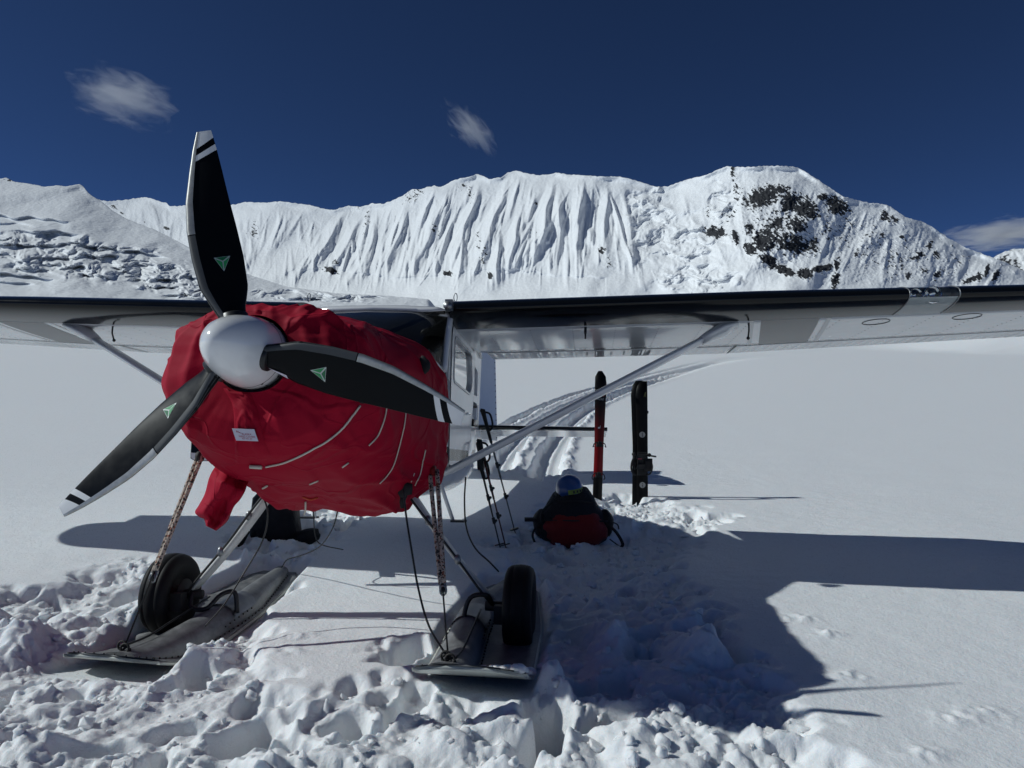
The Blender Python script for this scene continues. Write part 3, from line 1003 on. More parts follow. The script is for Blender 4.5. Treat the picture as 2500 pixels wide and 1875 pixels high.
# nearer glacier slope with an icefall, on the left
GCREST = [(-500, 400), (0, 437), (16, 434), (33, 443), (57, 447), (85, 451), (110, 456), (138, 453), (163, 455), (180, 452), (195, 450), (203, 455), (213, 468), (228, 480), (248, 492), (275, 515), (310, 535), (380, 562), (450, 598), (520, 638), (600, 668), (700, 700), (820, 716), (950, 722), (1100, 735), (1200, 748)]
def rel_gl(U, V, Tm):
    fade = sstep(0, .06, Tm) * sstep(1.0, .93, Tm)
    d = -34 * fbm(U / 170 + V / 150, V / 75, 3, 120) - 5 * fbm(U / 40, V / 20, 3, 121)
    wu, wv = U + 20 * perlin(U / 45, V / 26, 122), V + 10 * perlin(U / 45, V / 30, 123)
    zone = np.maximum(1 - sstep(.5, 1.15, ell(U, V, (170, 628, 230, 58, .10)) + .4 * perlin(U / 40, V / 25, 124)), 1 - sstep(.5, 1.15, ell(U, V, (395, 678, 170, 44, .3)) + .4 * perlin(U / 40, V / 25, 125)))
    zone = np.maximum(zone, .8 * (1 - sstep(.5, 1.15, ell(U, V, (60, 590, 130, 26, .1)) + .35 * perlin(U / 40, V / 25, 126))))
    zone = np.maximum(zone, .7 * (1 - sstep(.5, 1.15, ell(U, V, (760, 722, 180, 16, .05)) + .35 * perlin(U / 40, V / 25, 127))))
    tn = fbm(wu / 74, wv / 24, 3, 128, gain=.55)
    d = d + zone * (125 * terrace(tn, 5.0) + 13 * fbm(wu / 16, wv / 8, 3, 129, ridged=True))
    for (c0, sl, am, u0, u1, hgt, sd) in ((528, .07, 9, -300, 180, 16, 130), (561, .05, 7, 40, 205, 16, 131), (572, .13, 6, 200, 420, 14, 132), (600, .2, 6, 270, 440, 12, 133), (668, .10, 6, -300, 145, 20, 134), (690, .04, 4, -300, 100, 14, 135), (702, -.05, 4, 330, 520, 9, 136), (545, .05, 5, -300, 90, 10, 137)):
        c = c0 + sl * U + am * perlin(U / 55, U * 0, sd)
        k = sstep(u0, u0 + 30, U) * (1 - sstep(u1 - 40, u1, U))
        d = d + k * hgt * sstep(-2.5, 2.5, V - c) * np.exp(-np.maximum(V - c, 0) / 20) * 2.6
    return d * fade
u2 = np.arange(-480, 1190, 2.0)
gv = np.interp(u2, *np.array(GCREST).T) + 1.0 * perlin(u2 / 9, u2 * 0, 140)
gDc = np.interp(u2, [-500, 0, 250, 500, 800, 1200], [2300, 2250, 2150, 1750, 1450, 1350])
gDb = np.interp(u2, [-500, 0, 250, 500, 800, 1200], [1050, 1080, 1120, 1180, 1240, 1290])
range_mesh('glacier', u2, gv, 752.0, gDc, gDb, 170, rel_gl, lambda U, V, T_: .7 * (1 - sstep(.3, 1.2, ell(U, V, (30, 440, 40, 6, .15)))) * (fbm(U / 8, V / 6, 3, 141) > .05), taper=True)

# a farther peak, right edge
u3 = np.arange(2380, 2960, 2.5)
fv = np.interp(u3, [2380, 2426, 2445, 2475, 2500, 2560, 2640, 2750, 2960], [650, 628, 617, 608, 606, 585, 570, 600, 690]) + 2 * perlin(u3 / 7, u3 * 0, 150)
range_mesh('far_mountain', u3, fv, 745.0, np.full(u3.shape, 6200.0), np.full(u3.shape, 4900.0), 90,
           lambda U, V, T_: -60 * fbm(U / 30, V / 45, 4, 151, ridged=True) * sstep(0, .1, T_),
           lambda U, V, T_: np.clip(.30 + .75 * fbm(U / 9, V / 6, 4, 153) + .25 * (1 - sstep(.3, 1.2, ell(U, V, (2465, 640, 40, 12, .5)))), 0, 1))
# ------------------------------------------------------------------ clouds
def cloud(name, c, rx, ry, rz, ang, dens, sc, label, seed):
    mb = MB()
    def fn(p):
        q = p / (np.linalg.norm(p) + 1e-9)
        return 1 + .14 * math.sin(4 * q[0] + seed) * math.sin(3 * q[2] + 2 * seed) + .08 * math.sin(9 * q[0] + 3 * seed + 4 * q[2])
    mb.ball((0, 0, 0), 1.0, 36, 20, fn=fn)
    m = bpy.data.materials.new(name + '_vapour')
    m.use_nodes = True
    nt = m.node_tree
    for n in list(nt.nodes):
        if n.type != 'OUTPUT_MATERIAL':
            nt.nodes.remove(n)
    out = [n for n in nt.nodes if n.type == 'OUTPUT_MATERIAL'][0]
    pv = nt.nodes.new('ShaderNodeVolumePrincipled')
    pv.inputs['Color'].default_value = (.97, .97, .98, 1)
    pv.inputs['Anisotropy'].default_value = .2
    tc = nt.nodes.new('ShaderNodeTexCoord')
    ln = nt.nodes.new('ShaderNodeVectorMath')
    ln.operation = 'LENGTH'
    nt.links.new(tc.outputs['Object'], ln.inputs[0])
    fall = nt.nodes.new('ShaderNodeMapRange')
    fall.inputs['From Min'].default_value = 1.0
    fall.inputs['From Max'].default_value = 0.15
    nt.links.new(ln.outputs['Value'], fall.inputs['Value'])
    mp = nt.nodes.new('ShaderNodeMapping')
    mp.inputs['Scale'].default_value = (sc * 1.0, sc * .7, sc * 1.35)
    mp.inputs['Rotation'].default_value = (0, rad(-30), 0)
    mp.inputs['Location'].default_value = (seed * 3.7, seed, seed * 1.3)
    nt.links.new(tc.outputs['Object'], mp.inputs['Vector'])
    nz = nt.nodes.new('ShaderNodeTexNoise')
    nz.inputs['Scale'].default_value = 1.0
    nz.inputs['Detail'].default_value = 6
    nz.inputs['Roughness'].default_value = .6
    nz.inputs['Distortion'].default_value = 1.3
    nt.links.new(mp.outputs['Vector'], nz.inputs['Vector'])
    ad = nt.nodes.new('ShaderNodeMath')
    ad.operation = 'MULTIPLY_ADD'
    ad.inputs[1].default_value = 2.4
    nt.links.new(nz.outputs['Fac'], ad.inputs[0])
    nt.links.new(fall.outputs['Result'], ad.inputs[2])
    rp = nt.nodes.new('ShaderNodeMapRange')
    rp.inputs['From Min'].default_value = 1.40
    rp.inputs['From Max'].default_value = 2.6
    rp.inputs['To Max'].default_value = dens
    nt.links.new(ad.outputs['Value'], rp.inputs['Value'])
    nt.links.new(rp.outputs['Result'], pv.inputs['Density'])
    nt.links.new(pv.outputs['Volume'], out.inputs['Volume'])
    o = mb.build(name, m)
    o.scale = (rx, ry, rz)
    o.rotation_euler = (0, rad(ang), 0)
    o.location = c
    return tag(o, label, 'cloud')
CD = 5200.0
def cl(px, py):
    return at_depth(px, py, CD)
_k = CD / F_PX
cloud('cloud', cl(305, 240), 150 * _k, 75 * _k, 76 * _k, 16, .0042, 2.0, 'widest wispy cloud in the upper left of the blue sky', 1.0)
cloud('cloud', cl(1148, 312), 92 * _k, 40 * _k, 40 * _k, 44, .008, 1.6, 'small slanting cloud puff high above the middle of the ridge', 2.3)
cloud('cloud', cl(2455, 570), 190 * _k, 70 * _k, 45 * _k, -6, .013, 1.9, 'long low cloud bank behind the right end of the ridge', 4.1)

# ------------------------------------------------------------------ the aeroplane
BASE = np.array([0, 1.42, -1.52])
plane = empty('ski_plane', PLANE_M @ Matrix.Translation(Vector(BASE)))
tag(plane, 'white high-wing ski plane with black wing edges parked on the trampled snow', 'airplane')
OFF = tuple(-BASE)
def part(mb, name, mats, parent=None, label=None, kind=None, smooth=True):
    o = mb.build(name, mats, parent or plane, OFF if parent is None else None, smooth)
    if label:
        o['label'] = label
    if kind:
        o['kind'] = kind
    return o

# --- fuselage
def sup(y, w, zt, zb, n, N=48, xc=0.0, nl=3.0):
    r = []
    for k in range(N):
        th = 2 * math.pi * k / N
        c, s_ = math.cos(th), math.sin(th)
        e_ = 2 / (n if s_ > 0 else min(n, nl))
        x = w * math.copysign(abs(c) ** e_, c)
        z = (zt + zb) / 2 + (zt - zb) / 2 * math.copysign(abs(s_) ** e_, s_)
        r.append((xc + x, y, z))
    return r
def loft_tab(tab, ys, N=48):
    c = interp(ys, tab)
    return [sup(y, c[0][i], c[1][i], c[2][i], c[3][i], N) for i, y in enumerate(ys)]
fus = MB()
fus.loft(loft_tab([(.35, .44, .15, -.38, 2.6), (.8, .49, .22, -.50, 2.8), (1.2, .525, .285, -.57, 3.2), (1.45, .53, .28, -.60, 4), (1.72, .53, .16, -.63, 5)], np.linspace(.35, 1.72, 22)), True, True, True)
# tub below the belt line, tail cone
fus.loft(loft_tab([(1.70, .528, .158, -.628, 5), (2.4, .528, .15, -.665, 5), (3.0, .515, .15, -.655, 5), (3.3, .50, .15, -.63, 4.5)], np.linspace(1.70, 3.3, 14)), True, True, True)
fus.loft(loft_tab([(3.28, .50, .57, -.632, 4.0), (3.6, .45, .44, -.57, 3.5), (4.2, .345, .31, -.43, 3), (5.2, .20, .22, -.20, 2.6), (6.3, .085, .17, -.03, 2.3), (6.75, .04, .14, .02, 2.2)], np.linspace(3.28, 6.75, 30)), True, True, True)
# roof between the wings
fus.loft([[(-.535, y, z0), (-.45, y, z0 + cw * .7), (-.2, y, z0 + cw), (.2, y, z0 + cw), (.45, y, z0 + cw * .7), (.535, y, z0), (.40, y, z0 - .008), (-.40, y, z0 - .008)] for y, z0, cw in ((1.755, .588, .026), (1.80, .596, .040), (2.2, .625, .07), (2.8, .61, .075), (3.35, .54, .06))], True, True, True)
part(fus, 'fuselage', WHITE)
# belly stripe, tail stripe
def side_strip(name, m, y0, y1, za0, zb0, za1, zb1, x0, x1, n=12):
    for s_ in (1, -1):
        mb = MB()
        rows = []
        for k in range(n + 1):
            t = k / n
            x = s_ * (x0 + (x1 - x0) * t)
            y = y0 + (y1 - y0) * t
            rows.append([(x, y, za0 + (za1 - za0) * t), (x, y, zb0 + (zb1 - zb0) * t), (x * .97, y, zb0 + (zb1 - zb0) * t), (x * .97, y, za0 + (za1 - za0) * t)])
        mb.loft(rows, True, True, True, smooth=False)
        part(mb, name, m)
side_strip('belly_stripe', BLACK_GLOSS, 1.35, 3.2, -.325, -.405, -.27, -.345, .5335, .510)
side_strip('belly_pinstripe', GREY_STRIPE, 1.35, 3.2, -.420, -.432, -.36, -.372, .5290, .506)
side_strip('door_stripe', BLACK_GLOSS, 2.95, 3.35, -.03, -.09, -.01, -.07, .532, .512)

# cabin: dark floor and seats, liner, windshield, posts
cab = MB()
cab.box((0, 2.5, .10), (1.02, 1.5, .02), mi=0)
cab.box((0, 1.60, .23), (.94, .22, .10), mi=0)
cab.loft([[(-.42, 1.66, .16), (.42, 1.66, .16)], [(-.42, 1.62, .30), (.42, 1.62, .30)], [(-.36, 1.38, .315), (.36, 1.38, .315)]], False, mi=0)
for sx in (-.25, .25):
    cab.box((sx, 2.55, .20), (.40, .10, .50), mi=0, taper=.85)
    cab.ball((sx, 2.56, .50), (.13, .05, .09), mi=0)
cab.box((0, 3.22, .30), (.98, .03, .34), mi=1)
cab.box((0, 2.5, .585), (1.0, 1.45, .02), mi=1)
part(cab, 'cabin_interior', [DARK, LINER])
cr = MB()
for k in range(5):
    cr.tube(bez([(.02 + .02 * k, 1.52 + .02 * k, .32), (.06, 1.50 + .02 * k, .37 + .008 * k), (.12, 1.52 + .015 * k, .38), (.17 + .01 * k, 1.56, .34)], 14), .006, 6)
part(cr, 'coiled_cord', CABLE)
def ws(s, t):
    """windshield: s across -1..1, t from its foot to the roof"""
    a = abs(s)
    foot = np.array([.528 * math.copysign(min(1, a ** .9), s), np.interp(a, [0, .45, .78, .93, 1], [1.20, 1.23, 1.36, 1.54, 1.69]), np.interp(a, [0, .45, .78, .93, 1], [.305, .297, .262, .21, .165])])
    topp = np.array([.528 * s, np.interp(a, [0, .6, 1], [1.755, 1.775, 1.85]), np.interp(a, [0, .6, 1], [.598, .594, .570])])
    p = foot + (topp - foot) * t
    p[2] += .018 * math.sin(math.pi * t) * (1 - a ** 3)
    p[1] -= .018 * math.sin(math.pi * t)
    return p
g = MB()
g.loft([[ws(-1 + 2 * i / 32, j / 10) for i in range(33)] for j in range(11)], False)
wsh = part(g, 'windshield', GLASS)
g = MB()
for s_ in (1, -1):
    g.tube([ws(s_ * 1, t) + np.array([s_ * .004, 0, 0]) for t in np.linspace(0, 1, 9)], .021, 8)
g.tube([ws(-1 + 2 * i / 40, 0) + np.array([0, -.004, .0]) for i in range(41)], .014, 6)
g.tube([ws(-1 + 2 * i / 40, 1) + np.array([0, -.006, .004]) for i in range(41)], .016, 6)
part(g, 'frame', WHITE, wsh)
for s_ in (1, -1):
    g = MB()
    g.tube([(s_ * .46, 1.80, .585), (s_ * .10, 1.56, .36)], .016, 8)
    part(g, 'cabin_brace', DARK)
g = MB()
g.box((.55, 1.70, .61), (.05, .04, .07))
g.tube([(.545, 1.66, .60), (.545, 1.73, .60)], .028, 12, cap=True)
part(g, 'air_scoop', ALU)
g = MB()
g.tube([(-.515, 1.765, .57), (-.515, 1.73, .555)], .035, 14)
part(g, 'air_vent', LIGHT_GREY)
for px in (754, 1112):
    c = on_plane(px, 726, 1, 2.0)
    g = MB()
    g.tube([c + np.array([.012 * math.cos(a), 0, .030 * math.sin(a)]) for a in np.linspace(0, 2 * math.pi, 15)], .0035, 5, cap=False)
    part(g, 'lifting_ring', ALU)

# doors and side windows
def rounded(pts, r, n=5):
    out = []
    N = len(pts)
    for i in range(N):
        p, a, b = (np.asarray(q, float) for q in (pts[i], pts[i - 1], pts[(i + 1) % N]))
        u = (a - p) / np.linalg.norm(a - p)
        v = (b - p) / np.linalg.norm(b - p)
        for k in range(n + 1):
            t = k / n
            out.append(p + u * r * (1 - t) ** 2 + v * r * t ** 2)
    return out
WIN = [(2.035, .462), (2.72, .462), (2.80, .25), (2.72, .150), (2.035, .158)]
DOOR = [(1.93, .535), (2.90, .515), (2.93, .20), (2.80, -.18), (2.66, -.43), (1.95, -.45)]
REAR = [(2.98, .42), (3.20, .40), (3.20, .18), (2.99, .18)]
def resample(poly, n):
    P = np.array(list(poly) + [poly[0]], float)
    s_ = np.concatenate([[0], np.cumsum(np.hypot(*np.diff(P, axis=0).T))])
    q = np.linspace(0, s_[-1], n + 1)[:-1]
    return np.stack([np.interp(q, s_, P[:, 0]), np.interp(q, s_, P[:, 1])], 1)
def ring_between(mb, outer, inner, x0, x1, fn, n=60):
    o = resample(outer, n)
    i = resample(inner, n)
    c = i.mean(0)
    # align the start points
    ao = np.arctan2(*(o - c).T)
    k = int(np.argmin(np.abs(ao - math.atan2(*(i[0] - c)))))
    o = np.roll(o, -k, 0)
    mb.loft([[fn(x0, *p) for p in i], [fn(x1, *p) for p in i], [fn(x1, *p) for p in o], [fn(x0, *p) for p in o]], True, smooth=False)
def side_wall(s_):
    f = lambda x, y, z: (s_ * x, y, z)
    mb = MB()
    ring_between(mb, [(1.885, .605), (2.96, .60), (2.96, .14), (1.885, .14)], rounded(WIN, .05), .505, .526, f)
    part(mb, 'cabin_side', WHITE)
    mb = MB()
    ring_between(mb, [(2.96, .60), (3.33, .55), (3.33, .12), (2.96, .12)], rounded(REAR, .04), .490, .515, f)
    q = part(mb, 'cabin_rear_side', WHITE)
    mb = MB()
    mb.add([f(.50, *p) for p in rounded(REAR, .04)], [tuple(range(len(rounded(REAR, .04))))])
    part(mb, 'rear_window', GLASS_D, q)
side_wall(1)
side_wall(-1)
def door(fn, name='door'):
    rd, rw = rounded(DOOR, .07), rounded(WIN, .05)
    mb = MB()
    ring_between(mb, rd, rw, .500, .5335, fn)
    d = part(mb, name, WHITE)
    mb = MB()
    mb.add([fn(.515, *p) for p in rw], [tuple(range(len(rw)))])
    part(mb, 'window', GLASS_D, d)
    mb = MB()
    ring_between(mb, rounded([(2.015, .48), (2.735, .48), (2.82, .25), (2.73, .132), (2.015, .14)], .06), rw, .5337, .538, fn)
    part(mb, 'window_frame', LIGHT_GREY, d)
    mb = MB()
    q = resample(rd, 70)
    mb.tube([fn(.531, *p) for p in np.concatenate([q, q[:1]])], .0032, 5, cap=False)
    part(mb, 'door_seal', SEAM, d)
    mb = MB()
    mb.tube([fn(.548, 2.66, -.02), fn(.552, 2.62, -.02), fn(.552, 2.54, -.025), fn(.548, 2.52, -.025)], .008, 6)
    part(mb, 'door_handle', CHROME, d)
    mb = MB()
    rows = []
    for k in range(9):
        y = 1.96 + .74 * k / 8
        rows.append([fn(.5345, y, -.32 + .02 * k / 8), fn(.5345, y, -.40 + .02 * k / 8), fn(.5305, y, -.40 + .02 * k / 8), fn(.5305, y, -.32 + .02 * k / 8)])
    mb.loft(rows, True, True, True, smooth=False)
    part(mb, 'door_band', BLACK_GLOSS, d)
    return d
door(lambda x, y, z: (x, y, z))
# the other door stands open, swung forward on its front hinge
def open_fn(x, y, z):
    a = rad(99)
    yy, xx = y - 1.92, x - .53
    yy = min(yy, .70) + .03 * max(0, yy - .70)
    return (-.53 - (math.sin(a) * yy + math.cos(a) * xx) * 1.0, 1.92 + math.cos(a) * yy - math.sin(a) * xx, z)
d2 = door(open_fn)
d2['label'] = 'open door on the left, its lower edge showing below the red cover'
# small lettering under the windshield, registration on the cowl
def text_mesh(body, size, depth=.001):
    cu = bpy.data.curves.new('lettering', 'FONT')
    cu.body = body
    cu.size = size
    cu.align_x = 'CENTER'
    cu.align_y = 'CENTER'
    cu.resolution_u = 2
    o = bpy.data.objects.new('lettering', cu)
    COL.objects.link(o)
    dg = bpy.context.evaluated_depsgraph_get()
    me = bpy.data.meshes.new_from_object(o.evaluated_get(dg))
    v = [tuple(p.co) for p in me.vertices]
    f = [tuple(p.vertices) for p in me.polygons]
    bpy.data.objects.remove(o)
    bpy.data.curves.remove(cu)
    bpy.data.meshes.remove(me)
    return v, f
def text_on(body, size, org, ux, uy, mats, parent, name='lettering', off=None):
    v, f = text_mesh(body, size)
    org, ux, uy = (np.asarray(q, float) for q in (org, ux, uy))
    mb = MB()
    mb.add([org + ux * p[0] + uy * p[1] for p in v], f, smooth=False)
    o = mb.build(name, mats, parent)
    if parent is plane:
        o.location = OFF
    return o
text_on('AK CHUCK', .040, (.5365, 1.60, .185), (0, .93, -.36), (0, .36, .93), BLACKP, plane)

# --- wings
WY, WZ, DIH, INC = 1.748, .589, math.tan(rad(1.615)), rad(2.294)
def chord(s):
    return 1.657 if s < 2.55 else 1.657 - (s - 2.55) / (5.5 - 2.55) * .52
def af(c):                                   # NACA 2412 halves
    c = max(c, 0.0)
    yt = .6 * (.2969 * math.sqrt(c) - .1260 * c - .3516 * c ** 2 + .2843 * c ** 3 - .1036 * c ** 4)
    yc = .02 / .16 * (.8 * c - c * c) if c < .4 else .02 / .36 * (.2 + .8 * c - c * c)
    return yc + yt, yc - yt
def wing_pt(sg, s, c, up=False, off=0.0):
    ch = chord(s)
    u_, l_ = af(c)
    z = (u_ + off / ch if up else l_ - off / ch) * ch
    x = c * ch + (1.657 - ch) * .12
    if s > 4.95:
        x = x + (ch * .5 - c * ch) * (1 - math.sqrt(max(0.02, 1 - min(1, (s - 4.95) / .40) ** 2)))
    tipk = max(0, (s - 5.10) / .24)
    z *= math.sqrt(max(0, 1 - min(1, tipk) ** 2)) if tipk > 0 else 1
    return np.array([sg * s, WY + x * math.cos(INC) + z * math.sin(INC), WZ + s * DIH - x * math.sin(INC) + z * math.cos(INC)])
def skin(sg, ss, loop, mb, mi=0):
    """loop: list of (c, upper?)"""
    mb.loft([[wing_pt(sg, s, c, u_) for c, u_ in loop] for s in ss], False, mi=mi)
LEc, LEu, REAR_C = .185, .12, .745
lo = [(c, False) for c in np.linspace(LEc, REAR_C, 12)]
upq = [(c, True) for c in np.linspace(REAR_C, LEu, 12)]
band = [(LEu * t * t, True) for t in np.linspace(1, 0, 9)] + [(LEc * t * t, False) for t in np.linspace(0, 1, 11)][1:]
LAMP0, LAMP1 = 3.46, 3.76
def low_patch(sg, s0a, s1a, s0b, s1b, c0, c1, off=.0016, n=14):
    mb = MB()
    rows = []
    for k in range(n + 1):
        c = c0 + (c1 - c0) * k / n
        a, b = s0a + (s0b - s0a) * k / n, s1a + (s1b - s1a) * k / n
        rows.append([wing_pt(sg, a + (b - a) * i / 3, c, False, off) for i in range(4)])
    mb.loft(rows, False, flip=(sg < 0))
    return mb
for sg in (1, -1):
    ss = np.concatenate([np.linspace(.535, 2.55, 14), np.linspace(2.7, 4.95, 13), 4.95 + .39 * np.sin(np.linspace(.15, 1, 9) * math.pi / 2)])
    w = MB()
    w.loft([[wing_pt(sg, s, c, u_) for c, u_ in lo + upq] for s in ss], True)
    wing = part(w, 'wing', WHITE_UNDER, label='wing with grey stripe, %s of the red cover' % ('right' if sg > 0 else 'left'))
    b = MB()
    if sg > 0:
        segs = [ss[ss < LAMP0 - .02].tolist() + [LAMP0], [LAMP1] + ss[ss > LAMP1 + .02].tolist()]
    else:
        segs = [ss.tolist()]
    for q in segs:
        b.loft([[wing_pt(sg, s, c, u_, .0008) for c, u_ in band] for s in q], False)
    for s in (.535,):
        b.add([wing_pt(sg, s, c, u_, .0008) for c, u_ in band], [tuple(range(len(band)))], smooth=False)
    part(b, 'leading_edge', BLACK_GLOSS, wing)
    # flap and aileron with their pressed stiffeners
    for nm, s0, s1 in (('flap', .62, 2.62), ('aileron', 2.64, 4.93)):
        fl = MB()
        n = 2 * int((s1 - s0) / .0775)
        st = np.linspace(s0, s1, n * 3 + 1)
        rows = []
        for i, s in enumerate(st):
            ph = ((s - s0) / .0775) % 1.0
            bead = .0075 * max(0, 1 - abs(ph - .5) / .16)
            row = []
            for c in np.linspace(REAR_C + .004, 1.0, 8):
                k = 1 if .80 < c < .995 else 0
                row.append(wing_pt(sg, s, c, False, bead * k))
            for c in np.linspace(1.0, REAR_C + .004, 6):
                row.append(wing_pt(sg, s, c, True, .001))
            rows.append(row)
        fl.loft(rows, True, True, True)
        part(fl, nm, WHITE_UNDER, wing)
    gpz = MB()
    gpz.add([wing_pt(sg, 2.63, c, False, .001) for c in np.linspace(REAR_C, 1, 6)] + [wing_pt(sg, 2.645, c, False, .001) for c in np.linspace(1, REAR_C, 6)], [tuple(range(12))])
    gpz.add([wing_pt(sg, s, REAR_C + .004, False, .0022) for s in np.linspace(.6, 4.93, 24)] + [wing_pt(sg, s, REAR_C - .004, False, .0022) for s in np.linspace(4.93, .6, 24)], [tuple(range(48))])
    part(gpz, 'flap_gap', SEAM, wing)
    part(low_patch(sg, 2.62, 3.00, 2.80, 3.16, LEc + .002, .735), 'stripe', GREY_STRIPE, wing)
    for a, w_, mt in ((-.055, .040, LIGHT_GREY), (.02, .028, TIPW)):
        pass
    part(low_patch(sg, 2.545, 2.575, 2.715, 2.745, LEc + .002, .735), 'pinstripe', LIGHT_GREY, wing)
    part(low_patch(sg, 3.045, 3.075, 3.205, 3.235, LEc + .002, .735), 'pinstripe', LIGHT_GREY, wing)
    for s, c in ((3.42, .30), (3.98, .27)):
        mb = MB()
        mb.tube([wing_pt(sg, s + .085 * math.cos(a), c + .055 * math.sin(a), False, .001) for a in np.linspace(0, 2 * math.pi, 33)], .0028, 4, cap=False)
        part(mb, 'inspection_ring', SEAM, wing)
    rv = MB()
    for s in np.arange(.75, 4.9, .30):
        for c in np.linspace(.24, .70, 12):
            p = wing_pt(sg, s, c, False, 0)
            rv.ball(p, (.0045, .0045, .002), 5, 3)
    part(rv, 'rivet_row', SEAM, wing, kind='stuff')
    # strut with its cuff
    S1 = wing_pt(sg, 2.338, .235, False, 0) + np.array([0, 0, -.055])
    S0 = np.array([sg * .47, 2.009, -.495])
    t = S1 - S0
    Ls = np.linalg.norm(t)
    t = t / Ls
    def st_ring(p, ch_, th_):
        e = np.array([0, 1.0, 0]) - t * t[1]
        e /= np.linalg.norm(e)
        n_ = np.cross(t, e)
        r = []
        for k in range(20):
            a = 2 * math.pi * k / 20
            r.append(p + e * (ch_ / 2) * math.cos(a) + n_ * (th_ / 2) * math.sin(a) * (1 + .25 * math.cos(a)))
        return r
    sm = MB()
    sm.loft([st_ring(S0 + t * Ls * k, .115 if .03 < k < .97 else .06, .052 if .03 < k < .97 else .04) for k in (0, .02, .035, .2, .5, .8, .96)], True, True, True)
    strut = part(sm, 'wing_strut', WHITE)
    sm = MB()
    sm.loft([st_ring(S0 + t * (Ls * .945), .122, .060), st_ring(S0 + t * (Ls * .975) + np.array([0, 0, .005]), .17, .075), st_ring(S1 + np.array([sg * .035, .01, .02]), .24, .10), st_ring(S1 + np.array([sg * .13, .02, .052]), .20, .05)], True, True, True)
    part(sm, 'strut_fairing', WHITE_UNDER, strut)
    tk = MB()
    q = wing_pt(sg, 2.55 if sg > 0 else 2.10, .22, False, 0)
    tk.tube([q, q + np.array([0, 0, -.05]), q + np.array([0, .03, -.10])], .006, 6)
    tk.ball(q + np.array([0, .03, -.10]), .012, 8, 6)
    part(tk, 'vent_tube', CABLE, wing)
    tk = MB()
    q = wing_pt(sg, 1.44, .20, False, 0)
    tk.box(q + np.array([0, .03, -.02]), (.018, .05, .04))
    tk.tube([q + np.array([0, .05, -.03]), q + np.array([0, .06, -.075])], .007, 6)
    part(tk, 'drain_mast', CABLE, wing)
    if sg > 0:
        bx = MB()
        back = .075
        for s in (LAMP0 + .002, LAMP1 - .002):
            bx.add([wing_pt(1, s, c, u_, -.002) for c, u_ in band], [tuple(range(len(band)))], 0, False)
        bx.add([wing_pt(1, LAMP0, back, True, -.003), wing_pt(1, LAMP1, back, True, -.003), wing_pt(1, LAMP1, back, False, -.003), wing_pt(1, LAMP0, back, False, -.003)], [(0, 1, 2, 3)], 0, False)
        bx.loft([[wing_pt(1, s, c, False, -.003) for c in np.linspace(.012, LEc, 6)] for s in (LAMP0, LAMP1)], False, mi=1)
        lb = part(bx, 'lamp_housing', [LIGHT_GREY, WHITE], wing)
        for s, r in ((3.52, .040), (3.625, .052)):
            m_ = (wing_pt(1, s, back * .8, True) + wing_pt(1, s, back * .8, False)) / 2
            lm = MB()
            lm.loft([[m_ + np.array([rr * math.cos(a), yy, rr * math.sin(a)]) for a in np.linspace(0, 2 * math.pi, 21)[:-1]] for rr, yy in ((.006, .01), (r * .7, -.004), (r, -.03), (r * 1.08, -.03), (r * 1.08, .02))], True, True, False)
            part(lm, 'landing_lamp', CHROME, wing)
        gl = MB()
        gl.loft([[wing_pt(1, s, c, u_, .001) for c, u_ in band] for s in np.linspace(LAMP0, LAMP1, 5)], False)
        part(gl, 'lamp_cover', GLASS, wing)
        for s in (LAMP0, LAMP1):
            rim = MB()
            rim.tube([wing_pt(1, s, c, u_, .002) for c, u_ in band], .004, 5)
            part(rim, 'lamp_rim', ALU, wing)

# --- tail
tl = MB()
def fin_ring(z, y0, y1, th, dx=0):
    r = []
    for k in range(16):
        a = 2 * math.pi * k / 16
        yy = (y0 + y1) / 2 + (y1 - y0) / 2 * -math.cos(a)
        r.append((dx + th * math.sin(a) * (.5 + .5 * (1 - math.cos(a)) * .6 + .2), yy, z))
    return r
tl.loft([fin_ring(z, 5.55 + (z - .1) * .62, 6.42 + (z - .1) * .12, .045 - .02 * (z - .1)) for z in np.linspace(.10, 1.28, 9)], True, True, True)
part(tl, 'fin', WHITE)
rd_ = MB()
def rud(yy, x, z):
    a = rad(24)
    hy = 6.44 + (z - .1) * .12
    return (math.sin(a) * (yy - hy) + math.cos(a) * x, hy + math.cos(a) * (yy - hy), z)
rows = []
for z in np.linspace(.02, 1.30, 9):
    hy = 6.44 + (z - .1) * .12
    ch_ = .52 - .12 * (z - .1)
    rows.append([rud(hy, .03, z), rud(hy + ch_, .006, z), rud(hy + ch_, -.006, z), rud(hy, -.03, z)])
rd_.loft(rows, True, True, True, smooth=False)
rudder = part(rd_, 'rudder', WHITE)
rv = MB()
for z in np.linspace(.06, 1.26, 16):
    rv.ball(rud(6.44 + (z - .1) * .12 + .49 - .12 * (z - .1), .012, z), .008, 6, 4)
part(rv, 'rivet_row', SEAM, rudder, kind='stuff')
